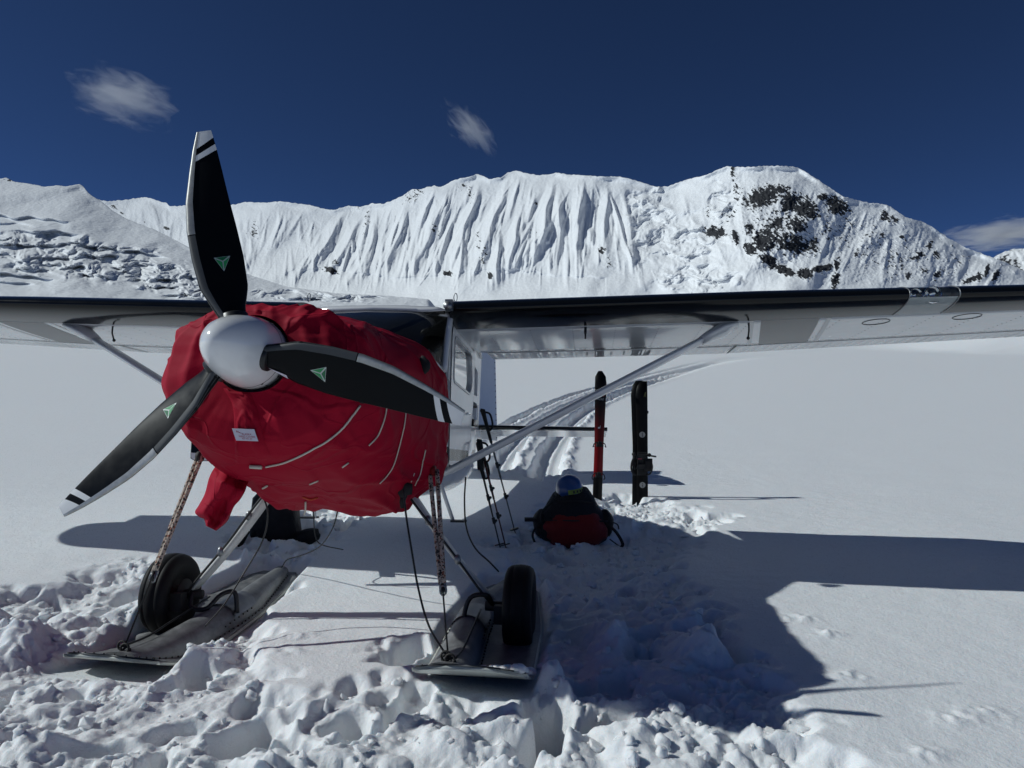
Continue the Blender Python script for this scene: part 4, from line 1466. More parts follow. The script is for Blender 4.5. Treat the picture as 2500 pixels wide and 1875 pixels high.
for sg in (1, -1):
    hz = MB()
    rows = []
    for k in range(10):
        s = .05 + (1.687 - .05) * k / 9
        y0, y1 = 6.02 + .06 * s, 6.62 - .02 * s
        rows.append([(sg * s, y0 + (y1 - y0) * (.5 - .5 * math.cos(a)), .144 + .040 * math.sin(a) * (1 - .25 * k / 9)) for a in np.linspace(0, 2 * math.pi, 17)[:-1]])
    hz.loft(rows, True, True, True)
    stb = part(hz, 'stabilizer', WHITE)
    le = MB()
    rows = []
    for k in range(10):
        s = .05 + (1.69 - .05) * k / 9
        y0, y1 = 6.02 + .06 * s, 6.62 - .02 * s
        rows.append([(sg * s, y0 - .004 + (y1 - y0) * (.5 - .5 * math.cos(a)), .144 + .044 * math.sin(a) * (1 - .25 * k / 9)) for a in np.linspace(-.85, 1.2, 9)])
    le.loft(rows, False)
    part(le, 'stabilizer_edge', BLACK_GLOSS, stb)
    el = MB()
    el.loft([[(sg * s, 6.63 - .02 * s, .18), (sg * s, 7.02 - .05 * s, .10), (sg * s, 7.02 - .05 * s, .092), (sg * s, 6.63 - .02 * s, .125)] for s in np.linspace(.06, 1.687, 4)], True, True, True, smooth=False)
    part(el, 'elevator', WHITE, stb)
bw = MB()
bw.box(on_plane(1433, 1050, 1, 6.05), (.10, .06, .02))
part(bw, 'balance_tab', BLACKP)
tw = MB()
tw.tube([(0, 6.5, .0), (0, 6.75, -.16), (0, 6.95, -.22)], .02, 8)
tw.tube([(-.04, 6.95, -.27), (.04, 6.95, -.27)], .11, 16)
part(tw, 'tail_wheel', RUBBER)

# --- spinner and propeller
sp = MB()
sp.loft([[(r * math.cos(a), y, r * math.sin(a)) for a in np.linspace(0, 2 * math.pi, 65)[:-1]] for y, r in ((-.225, .004), (-.222, .020), (-.211, .042), (-.187, .068), (-.145, .097), (-.088, .123), (-.02, .143), (.05, .154), (.10, .158), (.150, .158), (.155, .150))], True, True, True)
spinner = part(sp, 'spinner', SPIN)
for a in np.arange(0, 360, 24):
    for yy, rr in ((.125, .1580),) + (((.085, .1567),) if int(a) % 48 == 0 else ()):
        a_ = rad(a + 9)
        n_ = np.array([math.cos(a_), 0, math.sin(a_)])
        c = n_ * (rr + .0006) + np.array([0, yy, 0])
        mb = MB()
        mb.loft([[c + r_ * (math.cos(q) * np.array([0, 1, 0]) + math.sin(q) * np.cross(n_, [0, 1, 0])) + n_ * h_ for q in np.linspace(0, 2 * math.pi, 9)[:-1]] for r_, h_ in ((.0065, -.001), (.006, .001), (.003, .0012), (.0026, .0002))], True, False, True)
        part(mb, 'screw', SEAM, spinner)
gr = MB()
gr.tube([(.1565 * math.cos(a), .080, .1565 * math.sin(a)) for a in np.linspace(0, 2 * math.pi, 65)], .0011, 4, cap=False)
part(gr, 'spinner_joint', SEAM, spinner)

BR = np.array([(.09, .043, .043, 38, .070), (.13, .047, .040, 38, .064), (.179, .066, .043, 37, .052), (.274, .103, .067, 31, .036), (.409, .121, .072, 25, .024), (.545, .129, .066, 20, .018), (.68, .119, .056, 16.5, .014), (.814, .089, .048, 14, .011), (.922, .061, .040, 12.5, .008), (.985, .040, .033, 12, .006), (1.008, .032, .030, 12, .004)])
def blade_pt(ang, r, f, side=1, off=0.0):
    """f from 0 (leading edge) to 1 (trailing edge); side 1 is the face seen from the front"""
    le, te, beta, th = (np.interp(r, BR[:, 0], BR[:, k]) for k in (1, 2, 3, 4))
    b = rad(beta)
    c = (le - (le + te) * f) / math.cos(b) * .985
    prof = math.sqrt(max(0, 1 - abs(2 * (f * .9 + (f ** .5) * .1) - 1) ** 2.2))
    t_ = side * (th * (.62 if side > 0 else .38) * prof + off)
    er = np.array([math.sin(ang), 0, math.cos(ang)])
    et = np.array([-math.cos(ang), 0, math.sin(ang)])
    nose = np.array([0, -1.0, 0])
    cd = et * math.cos(b) + nose * math.sin(b)
    nd = nose * math.cos(b) - et * math.sin(b)
    return er * r + cd * c + nd * t_
PANG = rad(-13.6)
for k in range(3):
    ang = PANG + k * 2 * math.pi / 3
    mb = MB()
    rr = np.concatenate([np.linspace(.085, .30, 12), np.linspace(.34, .95, 18), [.98, 1.0, 1.008]])
    ff = .5 - .5 * np.cos(np.linspace(0, math.pi, 19))
    mb.loft([[blade_pt(ang, r, f, 1) for f in ff] + [blade_pt(ang, r, f, -1) for f in ff[::-1][1:-1]] for r in rr], True, True, True)
    bl = part(mb, 'propeller_blade', BLADE, label=('black blade pointing up', 'black blade pointing right', 'black blade pointing down to the left')[k])
    cb = MB()
    cb.loft([[blade_pt(ang, r, .5, 0) * 0 + np.array([math.sin(ang), 0, math.cos(ang)]) * r + (math.cos(q) * np.array([-math.cos(ang), 0, math.sin(ang)]) + math.sin(q) * np.array([0, -1.0, 0])) * rad_ for q in np.linspace(0, 2 * math.pi, 25)[:-1]] for r, rad_ in ((.10, .058), (.147, .058), (.152, .053))], True, False, True)
    part(cb, 'blade_cuff', BLACKP, bl)
    def patch(r0, r1, f0, f1, off, slant=0.0, n=16, m=5, wrap=False):
        q = MB()
        rows = []
        for i in range(n + 1):
            row = []
            if wrap:
                for j in range(3, 0, -1):
                    row.append(blade_pt(ang, r0 + (r1 - r0) * i / n, f1 * .8 * j / 3, -1, off))
            for j in range(m + 1):
                f = f0 + (f1 - f0) * j / m
                r = r0 + (r1 - r0) * i / n - slant * (f - .5)
                row.append(blade_pt(ang, min(r, 1.0085), f, 1, off))
            rows.append(row)
        q.loft(rows, False, flip=True)
        return q
    part(patch(.115, .52, 0, .16, .0022, wrap=True), 'deicing_boot', BOOT, bl)
    part(patch(.525, 1.008, 0, .17, .0022, n=26, wrap=True), 'edge_guard', NICKEL, bl)
    sl = -.055
    part(patch(.945, 1.06, .14, 1, .0012, sl), 'tip_paint', TIPW, bl)
    part(patch(.885, .913, .14, 1, .0012, sl), 'tip_stripe', TIPW, bl)
    # triangular maker's badge
    def bp(r, f, off):
        return blade_pt(ang, r, f, 1, off)
    R0 = .38
    tri = [(R0 - .040, .56), (R0 + .026, .42), (R0 + .030, .74)]
    ctr = (R0 + .006, .58)
    mb = MB()
    mb.add([bp(*p, .0015) for p in tri], [(0, 1, 2)], 2, False)
    for i in range(3):
        a, b2 = np.array(tri[i]), np.array(tri[(i + 1) % 3])
        c = np.array(ctr)
        m3 = (a + b2 + c) / 3
        q = [p + (m3 - p) * .22 for p in (a, b2, c)]
        mb.add([bp(*p, .0022) for p in q], [(0, 1, 2)], i % 2, False)
    part(mb, 'badge', [GREEN, GREEN_D, SILVER], bl)
    if k == 1:
        mb = MB()
        mb.add([bp(.155, .80, .004), bp(.235, .86, .0025), bp(.238, .99, .0025), bp(.20, .99, .0025)], [(0, 1, 2, 3)], 0, False)
        part(mb, 'sticker', PATCHW, bl)

# --- landing gear
AXLE = {1: np.array([1.079, 1.423, -1.249]), -1: np.array([-1.055, 1.423, -1.249])}
for sg in (1, -1):
    ax_ = AXLE[sg]
    prof = [(-.070, .135), (-.088, .165), (-.102, .205), (-.104, .240), (-.092, .265), (-.070, .280), (-.045, .2865), (-.043, .284), (-.040, .284), (-.038, .2875), (0, .290), (.038, .2875), (.040, .284), (.043, .284), (.045, .2865), (.070, .280), (.092, .265), (.104, .240), (.102, .205), (.088, .165), (.070, .135)]
    mb = MB()
    mb.loft([[ax_ + np.array([x * .78, r * .825 * math.cos(a), r * .825 * math.sin(a)]) for a in np.linspace(0, 2 * math.pi, 57)[:-1]] for x, r in prof], True, False, False, flip=True)
    wheel = part(mb, 'tyre', RUBBER)
    mb = MB()
    mb.loft([[ax_ + np.array([x * .78, r * .825 * math.cos(a), r * .825 * math.sin(a)]) for a in np.linspace(0, 2 * math.pi, 33)[:-1]] for x, r in ((-.072, .138), (-.060, .13), (-.03, .06), (-.075, .05), (-.075, .01))], True, False, True)
    mb.loft([[ax_ + np.array([x * .78, r * .825 * math.cos(a), r * .825 * math.sin(a)]) for a in np.linspace(0, 2 * math.pi, 33)[:-1]] for x, r in ((.072, .138), (.060, .13), (.03, .06), (.075, .05), (.075, .01))], True, False, True, flip=True)
    part(mb, 'rim', DARK, wheel)
    mb = MB()
    mb.tube([ax_ + np.array([-sg * .02, 0, 0]), ax_ + np.array([-sg * .20, .0, 0])], .028, 12)
    mb.box(ax_ + np.array([-sg * .10, -.09, -.03]), (.07, .07, .10))
    mb.tube([ax_ + np.array([-sg * .082, 0, 0]), ax_ + np.array([-sg * .090, 0, 0])], .09, 24)
    part(mb, 'brake', DARK)
    top = np.array([sg * .40, 1.36, -.575])
    bot = ax_ + np.array([-sg * .155, -.01, .035])
    mb = MB()
    rows = []
    for k_ in np.linspace(0, 1, 9):
        p = top + (bot - top) * k_ + np.array([0, 0, -.03 * math.sin(math.pi * k_)])
        wd, th = .115 - .035 * k_, .030 - .010 * k_
        t_ = (bot - top) / np.linalg.norm(bot - top)
        n_ = np.cross(t_, [0, 1, 0])
        n_ /= np.linalg.norm(n_)
        rows.append([p + np.array([0, a * wd / 2, 0]) + n_ * b_ * th / 2 for a, b_ in ((-1, -.5), (-1, .5), (-.85, 1), (.85, 1), (1, .5), (1, -.5), (.85, -1), (-.85, -1))])
    mb.loft(rows, True, True, True)
    leg = part(mb, 'gear_leg', STEEL)
    mb = MB()
    off_ = np.array([0, -.075, -.012])
    mb.tube([top + off_ + (bot - top) * k_ + np.array([0, -.012 * math.sin(9 * k_), 0]) for k_ in np.linspace(0, 1, 12)], .0075, 6)
    part(mb, 'brake_line', CABLE, leg)
    for k_ in (.28, .62):
        p = top + (bot - top) * k_ + off_ * .9
        mb = MB()
        mb.ball(p, (.02, .016, .03), 8, 6)
        part(mb, 'clip', ALU, leg)
    mb = MB()
    h0 = bot + np.array([0, -.03, -.02])
    if sg < 0:
        hp = [h0, h0 + np.array([.02, -.03, -.08]), h0 + np.array([.11, -.02, -.085]), h0 + np.array([.17, .03, -.01]), h0 + np.array([.24, .06, .0]), h0 + np.array([.26, .07, -.12])]
    else:
        hp = [h0, h0 + np.array([-.03, -.06, .06]), h0 + np.array([-.12, -.06, .04]), h0 + np.array([-.15, -.06, -.08]), h0 + np.array([-.09, -.06, -.17]), h0 + np.array([-.03, -.05, -.12])]
    mb.tube(bez(hp, 26), .014, 8)
    part(mb, 'brake_hose', CABLE)
    # boarding step
    mb = MB()
    s0 = on_plane(1120 if sg > 0 else 755, 1272 if sg > 0 else 1263, 1, 2.2)
    mb.box(s0, (.095, .13, .014))
    stp = part(mb, 'boarding_step', BLACKP)
    mb = MB()
    mb.tube([s0 + np.array([-sg * .04, 0, 0]), np.array([sg * .45, 2.05, -.53])], .013, 8)
    part(mb, 'step_tube', WHITE, stp)

# --- wheel skis
def ski_frame(sg):
    tip, tail, zb, tu = SKIS[sg]
    L_ = np.linalg.norm(tail - tip)
    t = (tail - tip) / L_
    n_ = np.array([t[1], -t[0]])
    def P(k, d, h):
        z = zb + tu * max(0, (.55 - k) / .55) ** 1.7 + h + (.075 * max(0, k - .4) / (L_ - .4) if sg < 0 else 0)
        q = tip + t * k + n_ * d
        return LW((q[0], q[1], z))
    return P, L_
ski_tip_pt = {}
for sg in (1, -1):
    P, L_ = ski_frame(sg)
    inb = -sg                                   # inboard side in d
    hw = lambda k: float(np.interp(k, [0, .3, 1.1, L_ - .1, L_], [SKI_W / 2 - .01, SKI_W / 2, SKI_W / 2, .19, .13]))
    fr = lambda a: .11 * abs(a) ** 2.6
    ks = np.concatenate([np.linspace(0, .6, 16), np.linspace(.7, L_, 12)])
    def plate(h0, h1, grow):
        mb = MB()
        rows = []
        for k in ks:
            row = []
            aa = np.linspace(-1, 1, 13)
            for a in aa:
                kk = max(k, fr(a) - grow) if k < .1 else k
                row.append(P(kk if k > 0 else fr(a) - grow, a * (hw(k) + grow), h1))
            for a in aa[::-1]:
                kk = max(k, fr(a) - grow) if k < .1 else k
                row.append(P(kk if k > 0 else fr(a) - grow, a * (hw(k) + grow), h0))
            rows.append(row)
        mb.loft(rows, True, True, True)
        return mb
    ski = part(plate(.012, .022, 0), 'wheel_ski', SKI_ALU, label='metal wheel ski under the %s wheel' % ('right' if sg > 0 else 'left'))
    part(plate(-.004, .0115, .012), 'ski_base', SKI_BASE, ski)
    # the raised hull along the inner side
    mb = MB()
    rows = []
    hc = inb * .135
    for k in np.linspace(.10, L_ - .02, 22):
        h = np.interp(k, [.10, .25, .5, .9, 1.3, L_], [.025, .065, .120, .130, .11, .05])
        wd = np.interp(k, [.10, .5, 1.2, L_], [.085, .108, .098, .055])
        cc = hc * np.interp(k, [0, .9, 1.2, L_], [.25 if sg < 0 else .8, 1, 1, .15])
        rows.append([P(k, cc + wd * math.cos(a) * (1 - .25 * max(0, math.sin(a))), .02 + h * math.sin(a) ** .45 if math.sin(a) > 0 else .02) for a in np.linspace(0, math.pi, 13)])
    mb.loft(rows, False)
    mb.add(rows[0], [tuple(range(13))])
    mb.add(rows[-1], [tuple(range(13))[::-1]])
    part(mb, 'ski_hull', SKI_ALU, ski)
    rv = MB()
    for k in np.linspace(.16, L_ - .1, 40):
        wd = np.interp(k, [.10, .5, 1.2, L_], [.085, .108, .098, .055])
        cc = hc * np.interp(k, [0, .9, 1.2, L_], [.25 if sg < 0 else .8, 1, 1, .15])
        for s3 in (-1, 1):
            rv.ball(P(k, cc + s3 * (wd + .012), .026), .0055, 6, 4)
    for k in np.linspace(.75, 1.05, 7):
        rv.ball(P(k, hc + inb * .103, .07), .006, 6, 4)
        rv.ball(P(k, hc - inb * .103, .07), .006, 6, 4)
    for a in np.linspace(-.85, .85, 9):
        rv.ball(P(.045 + fr(a), a * SKI_W / 2, .026), .0055, 6, 4)
    part(rv, 'rivet_row', DARK, ski, kind='stuff')
    mb = MB()
    mb.loft([[P(k, cc + wd * 1.02 * math.cos(a) * (1 - .25 * max(0, math.sin(a))), .024 + h * max(0, math.sin(a)) ** .45) for a in np.linspace(.15, math.pi - .15, 11)] for k, h, wd, cc in ((.86, .134, .106, hc), (1.12, .124, .102, hc))], False)
    part(mb, 'hull_sleeve', ALU, ski)
    mb = MB()
    e = P(.14, hc * (.3 if sg < 0 else .8), .05)
    for q in range(4):
        a = q * 1.5
        mb.tube([e + np.array([.022 * math.cos(a + b_) + .012 * math.cos(q * 3), .02 * math.sin(q * 2), .022 * math.sin(a + b_) + .01 * q]) for b_ in np.linspace(0, 2 * math.pi, 11)], .006, 5, cap=False)
    mb.box(P(.14, hc * (.3 if sg < 0 else .8), .03), (.04, .07, .04))
    part(mb, 'shackle', DARK, ski)
    ski_tip_pt[sg] = P(.14, hc * (.3 if sg < 0 else .8), .07)
    if sg > 0:
        mb = MB()
        mb.add([P(.09, .0, .0245), P(.30, .035, .0245), P(.42, .10, .0245), P(.40, .115, .0245), P(.28, .11, .0245), P(.16, .07, .0245), P(.10, .03, .0245)], [tuple(range(7))], 0, False)
        part(mb, 'blue_film', BLUE_PATCH, ski)
        # snow lying on the ski
        sn = MB()
        for q in range(70):
            k_, d_ = .06 + .25 * random.random() ** 1.5, .02 + .24 * random.random()
            r_ = .006 + .028 * random.random() ** 2.5
            sn.ball(P(k_ + (.29 - d_) * .4, d_, .024 + r_ * .3), (r_ * 1.2, r_, r_ * .7), 7, 5, R=None, fn=lambda p: 1 + .2 * math.sin(60 * p[0] / (r_ + .01)) * .3)
        tag(sn.build('ski_snow', CLOD, None), 'loose snow crumbs lying on the right ski under the tyre', 'snow', kind='stuff').matrix_world = PLANE_M
    mb = MB()
    mb.tube([P(k, hc * (.55 if sg < 0 else 1) - inb * .06, .03 + float(np.interp(k, [.10, .25, .5, .9], [.025, .065, .120, .130])) * .98 + .006) for k in np.linspace(.16, .95, 12)], .006, 6)
    part(mb, 'ski_wire', CABLE, ski)

# --- ropes, pulleys and cables between fuselage and skis
def rope_mat():
    m = mat('speckled_rope', (.45, .36, .28), .85, bump=.5, bscale=160, bdist=.003)
    nt = m.node_tree
    b = nt.nodes['Principled BSDF']
    tc = nt.nodes['Texture Coordinate']
    v = nt.nodes.new('ShaderNodeTexVoronoi')
    v.inputs['Scale'].default_value = 110
    nt.links.new(tc.outputs['Object'], v.inputs['Vector'])
    sp_ = nt.nodes.new('ShaderNodeSeparateColor')
    nt.links.new(v.outputs['Color'], sp_.inputs['Color'])
    cr_ = nt.nodes.new('ShaderNodeValToRGB')
    cr_.color_ramp.interpolation = 'CONSTANT'
    e = cr_.color_ramp.elements
    e[0].color = (.48, .40, .33, 1)
    e[1].position = .62
    e[1].color = (.03, .025, .025, 1)
    e2 = cr_.color_ramp.elements.new(.9)
    e2.color = (.25, .09, .05, 1)
    nt.links.new(sp_.outputs['Red'], cr_.inputs['Fac'])
    nt.links.new(cr_.outputs['Color'], b.inputs['Base Color'])
    return m
ROPE = rope_mat()
def proj(w):
    d = np.asarray(w) - CAMP
    z = d @ _fw
    return 1250 + F_PX * (d @ _rt) / z, 937.5 - F_PX * (d @ _up) / z
for sg, topp, ysh, anchor in ((-1, on_plane(488, 1115, 1, 1.0), 1395, np.array([-.55, 1.40, -.30])), (1, on_plane(1058, 1150, 1, 1.15), 1425, np.array([.545, 1.42, -.28]))):
    end = ski_tip_pt[sg]
    q = min(np.linspace(0, 1, 400), key=lambda k: abs(proj(W(topp + (end - topp) * k))[1] - ysh))
    sh = topp + (end - topp) * q
    sd = np.array([.016, 0, .004]) if sg > 0 else np.array([.012, 0, .010])
    for s3 in (-1, 1):
        a_ = topp + sd * s3 * 1.3
        mb = MB()
        mb.tube([a_ + (sh + sd * s3 * .5 - a_) * k for k in np.linspace(0, 1, 14)], .0125, 8)
        part(mb, 'ski_rope', ROPE)
    mb = MB()
    mb.tube([topp + np.array([-.012, 0, 0]), topp + np.array([.012, 0, 0])], .03, 16)
    mb.ball(topp + np.array([0, -.014, 0]), (.012, .01, .012), 8, 6)
    part(mb, 'pulley', RED_DARK if sg > 0 else DARK)
    mb = MB()
    mb.tube([topp, anchor], .005, 6)
    part(mb, 'pulley_cable', CABLE)
    mb = MB()
    for w_ in (0, .018, .036):
        c = sh + (end - sh) * (w_ / np.linalg.norm(end - sh))
        mb.tube([c + np.array([.016 * math.cos(b_), .006, .024 * math.sin(b_)]) for b_ in np.linspace(0, 2 * math.pi, 11)], .0055, 5, cap=False)
    part(mb, 'rope_shackle', ALU)
    mb = MB()
    mb.tube([sh, sh + (end - sh) * .12, sh + (end - sh) * .13, end], [.010, .010, .0045, .0045], 7)
    part(mb, 'ski_cable', CABLE)
def cable(pts, r=.005, name='ski_cable'):
    mb = MB()
    mb.tube(bez([LW(at_depth(*p)) for p in pts], 30), r, 6)
    return part(mb, name, CABLE)
cable([(985, 1195, 3.72), (992, 1262, 3.68), (1006, 1350, 3.60), (1022, 1440, 3.52), (1048, 1530, 3.42)] + [(*proj(W(ski_tip_pt[1])), float((W(ski_tip_pt[1]) - CAMP) @ _fw))], .0055)
cable([(1137, 1165, 4.9), (1134, 1225, 4.95), (1139, 1290, 5.0), (1160, 1338, 5.0), (1195, 1372, 5.0), (1218, 1396, 5.0)], .006)
cable([(640, 1205, 4.1), (654, 1255, 4.1), (641, 1320, 4.15), (598, 1395, 4.1), (548, 1475, 3.95), (500, 1530, 3.85)], .005)
cable([(826, 1240, 4.5), (812, 1290, 4.6), (780, 1335, 4.8), (735, 1356, 5.0), (702, 1366, 5.1), (688, 1385, 5.15)], .0045)
cable([(764, 1225, 4.9), (766, 1265, 4.9), (770, 1310, 4.95), (786, 1330, 5.0), (838, 1342, 5.1)], .004, 'antenna_wire')

# ------------------------------------------------------------------ red engine cover
CT = np.array([(.118, .172, .172, .172, -.172, 2.0), (.122, .30, .30, .195, -.30, 2.2), (.155, .41, .41, .218, -.385, 2.35), (.22, .465, .46, .232, -.435, 2.4), (.32, .492, .495, .245, -.475, 2.45), (.5, .515, .53, .27, -.555, 2.45), (.8, .535, .56, .31, -.630, 2.45), (1.1, .55, .59, .352, -.705, 2.45), (1.3, .56, .605, .378, -.725, 2.45), (1.44, .56, .605, .392, -.69, 2.5), (1.50, .555, .595, .395, -.66, 2.5)])
qs = np.concatenate([np.linspace(0, 2, 26)[:-1], np.linspace(2, 10, 100)])
NT = 280
th = np.linspace(0, 2 * np.pi, NT, endpoint=False)
QQ, TH = np.meshgrid(qs, th, indexing='ij')
ct = [np.interp(QQ, np.arange(len(CT)), CT[:, k]) for k in range(6)]
c_, s_ = np.cos(TH), np.sin(TH)
wd = np.where(c_ < 0, ct[1] * .965, ct[2])
cx = wd * np.sign(c_) * np.abs(c_) ** (2 / ct[5])
lowx = np.where(s_ < 0, 2.4 + (np.interp(ct[0], [.3, .8, 1.2], [0, .3, .9])) * sstep(-.2, .5, c_), ct[5])
cx = wd * np.sign(c_) * np.abs(c_) ** (2 / lowx)
cz = (ct[3] + ct[4]) / 2 + (ct[3] - ct[4]) / 2 * np.sign(s_) * np.abs(s_) ** (2 / lowx)
cy = ct[0].copy()
body = sstep(0.6, 3.0, QQ)
# drape: soft bulges, long diagonal tension folds, crumples by the spinner, sag underneath
u_ = np.cos(TH) * 1.1
v_ = np.sin(TH) * 1.1
a1 = fbm(u_ * 1.6 + cy * 1.2, v_ * 1.6 - cy * .6, 3, 200)
di = cz * 2.2 + cx * 1.2
def crease(a, b, seed, w):
    return np.exp(-(perlin(a, b, seed) / w) ** 2)
fold1 = crease(di * 1.5 + .5 * perlin(cx * 3, cy * 3, 201), (cx - cz) * .7 + cy * .9, 203, .16)
fold2 = crease((cz * 1.0 - cx * 1.8 + cy * 2.0) * 1.6 + .5 * perlin(cz * 3, cy * 4, 207), cz * 1.0 + cx * .4, 206, .13)
fold3 = crease((cx * 1.9 + cz * .5 + cy * .4) * 1.9, (cz * 1.2 - cy * .6) * .9 + .3 * perlin(cx * 4, cz * 4, 208), 209, .10)
low = sstep(-.05, -.55, cz)
crump = np.exp(-((TH - rad(62)) / .55) ** 2) * np.exp(-((cy - .20) / .13) ** 2) + .8 * np.exp(-((TH - rad(140)) / .5) ** 2) * np.exp(-((cy - .22) / .14) ** 2)
cr1 = crease(cx * 6 + 1.2 * perlin(cx * 5, cz * 5, 210), cy * 7 + cz * 5, 211, .20) + .6 * crease(cx * 9 - cz * 6, cy * 10 + cx * 4, 212, .18)
sag = low * sstep(.45, 1.1, cy) * (.020 * np.sin(TH * 7 + 3 * cy) + .022 * crease(TH * 1.5 + cy * 1.6, cy * 2.4 - TH * .6, 214, .17) + .012 * crease(TH * 2.6 - cy * 2.2, cy * 2.0, 215, .14))
dsp = body * (.020 * a1 + .011 * fold1 + .009 * fold2 + .008 * fold3 + .026 * crump * cr1 + sag) + .0012 * fbm(cx * 16, cz * 16 + cy * 11, 2, 216) * sstep(.3, 1, QQ)
nx, nz = cx / (ct[1] + ct[2]) * 2, (cz - (ct[3] + ct[4]) / 2) / np.maximum((ct[3] - ct[4]) / 2, .05)
ln = np.hypot(nx, nz) + 1e-6
cx += dsp * nx / ln
cz += dsp * nz / ln
front = 1 - sstep(1.5, 3.0, QQ)
cy += -front * sstep(.15, .8, QQ) * (.012 * a1 + .010 * fold2 + .008 * fold3)
# gathered hem at the back
cy[-8:] += (.035 * np.sin(TH * 9) + .03 * np.sin(TH * 4 + 1) + .04 * perlin(TH * 3, TH * 0, 217))[-8:] * np.linspace(.1, 1, 8)[:, None]
V_ = np.stack([cx, cy, cz], -1)
mb = MB()
mb.loft([[tuple(p) for p in V_[i]] for i in range(len(qs))], True, flip=True)
cover = mb.build('engine_cover', RED)
cover.matrix_world = PLANE_M
tag(cover, 'red nylon engine cover pulled over the nose of the ski plane', 'engine cover')
from mathutils.bvhtree import BVHTree
cov_bvh = BVHTree.FromPolygons(mb.v, mb.f)
def on_cover(px, py, off=.005):
    o, d = LW(CAMP), PM @ ray(px, py)
    d = d / np.linalg.norm(d)
    hit, n_, _, _ = cov_bvh.ray_cast(Vector(o), Vector(d))
    if hit is None:
        hit, n_, _, _ = cov_bvh.find_nearest(Vector(o + d * 3.9))
    n_ = np.array(n_)
    if n_ @ d > 0:
        n_ = -n_
    return np.array(hit) + n_ * off
def cover_strip(L, R, n=18, m=6, off=.008, puff=.006, seed=0):
    L, R = bez([np.array([*p, 0]) for p in L], n), bez([np.array([*p, 0]) for p in R], n)
    k = min(len(L), len(R))
    rows = []
    for i in range(k):
        a = L[min(int(i * len(L) / k), len(L) - 1)]
        b = R[min(int(i * len(R) / k), len(R) - 1)]
        row = []
        for j in range(m + 1):
            t = j / m
            p = a + (b - a) * t
            edge_ = min(t, 1 - t)
            row.append(on_cover(p[0], p[1], (.001 if edge_ == 0 else off + puff * float(perlin(np.array(i * .6), np.array(j * .9), seed)))))
        rows.append(row)
    q = MB()
    q.loft(rows, False)
    return q
cover_strip([(545, 948), (568, 990), (572, 1050), (575, 1130)], [(608, 952), (628, 1000), (642, 1062), (662, 1118)], 20, 9, .012, .012, 220).build('closing_flap', RED, cover)
pp = [on_cover(580, 1043, .018), on_cover(626, 1045, .018), on_cover(635, 1068, .018), on_cover(586, 1069, .018)]
c0 = sum(pp) / 4
ux = (pp[1] - pp[0])
ux /= np.linalg.norm(ux)
uz = (pp[0] - pp[3])
uz -= ux * (uz @ ux)
uz /= np.linalg.norm(uz)
nn = np.cross(ux, uz)
if nn[1] > 0:
    nn = -nn
c0 = c0 + nn * .012
q = MB()
w2, h2 = .052, .027
q.add([c0 + ux * a + uz * b + nn * c for c in (0, .0015) for a, b in ((-w2 - .006, h2), (w2 - .006, h2), (w2 + .006, -h2), (-w2 + .006, -h2))], [(0, 1, 2, 3), (7, 6, 5, 4), (0, 4, 5, 1), (1, 5, 6, 2), (2, 6, 7, 3), (3, 7, 4, 0)], 0, False)
lab = q.build('label_patch', PATCHW, cover)
for body_, sz, dz in (('ALASKA', .0125, .003), ('WING COVERS', .0115, -.008), ('907-491-84', .0105, -.017)):
    text_on(body_, sz, c0 + ux * .008 + uz * dz + nn * .0026, ux, uz, RED_INK, lab)
q = MB()
for k in range(5):
    q.add([c0 + nn * .0024 + ux * (-.040 + .006 * k) + uz * (.018 - .003 * k), c0 + nn * .0024 + ux * (-.034 + .006 * k) + uz * (.019 - .003 * k), c0 + nn * .0024 + ux * (-.036 + .006 * k) + uz * (.009 - .001 * k)], [(0, 1, 2)], 0, False)
q.build('printed_mark', RED_INK, lab)
# draw cords
for pts, r in (([(877, 990), (859, 1015), (834, 1047), (798, 1076), (762, 1096), (726, 1114), (689, 1129), (650, 1138)], .0045),
               ([(944, 980), (939, 1011), (932, 1035), (921, 1062), (899, 1087)], .0036), ([(990, 993), (986, 1030), (979, 1065), (961, 1130), (945, 1158), (926, 1179)], .0032),
               ([(1037, 1098), (1030, 1130), (1024, 1158), (1011, 1185)], .0032), ([(1010, 1155), (1003, 1175)], .0032), ([(835, 1139), (850, 1128)], .004), ([(642, 1190), (653, 1184)], .005), ([(756, 1180), (775, 1172)], .004)):
    P_ = [np.array([*p, 0.]) for p in pts]
    P_ = bez(P_, 40) if len(P_) > 2 else P_
    q = MB()
    q.tube([on_cover(p[0], p[1], .006) for p in P_], r, 6)
    q.build('draw_cord', CORD, cover)
q = MB()
q.tube([on_cover(640, 1138, .008), on_cover(612, 1136, .008)], .010, 6)
q.build('cord_end', CORD, cover)
q = MB()
q.tube([on_cover(745, 1222, .01), on_cover(748, 1234, .012) + np.array([0, -.01, -.01]), on_cover(748, 1236, .012) + np.array([-.005, -.012, -.035])], .005, 6)
q.build('draw_cord', CORD, cover)
# buckles and straps
for (x, y, w, h) in ((881, 974, .030, .020), (1032, 895, .035, .055), (985, 1192, .05, .045)):
    p = on_cover(x, y, .010)
    q = MB()
    q.ball(p, (w, .014, h), 10, 7, fn=lambda v: 1 + .2 * math.sin(90 * v[0]) * math.cos(70 * v[2]))
    q.build('buckle_strap', WEB, cover)
q = MB()
p = on_cover(985, 1200, .012)
q.tube([p, p + np.array([-.012, -.005, -.05]), p + np.array([-.010, -.006, -.085])], [.020, .016, .010], 8)
q.build('buckle_strap', WEB, cover)
q = MB()
q.tube([on_cover(x, y, .004) for x, y in bez([np.array([740., 1212.]), np.array([757., 1218.]), np.array([775., 1214.])], 10)], .006, 6)
q.build('orange_cord', mat('orange_cord', (.5, .06, .02), .7), cover)
for x in (683, 720, 764):
    pass
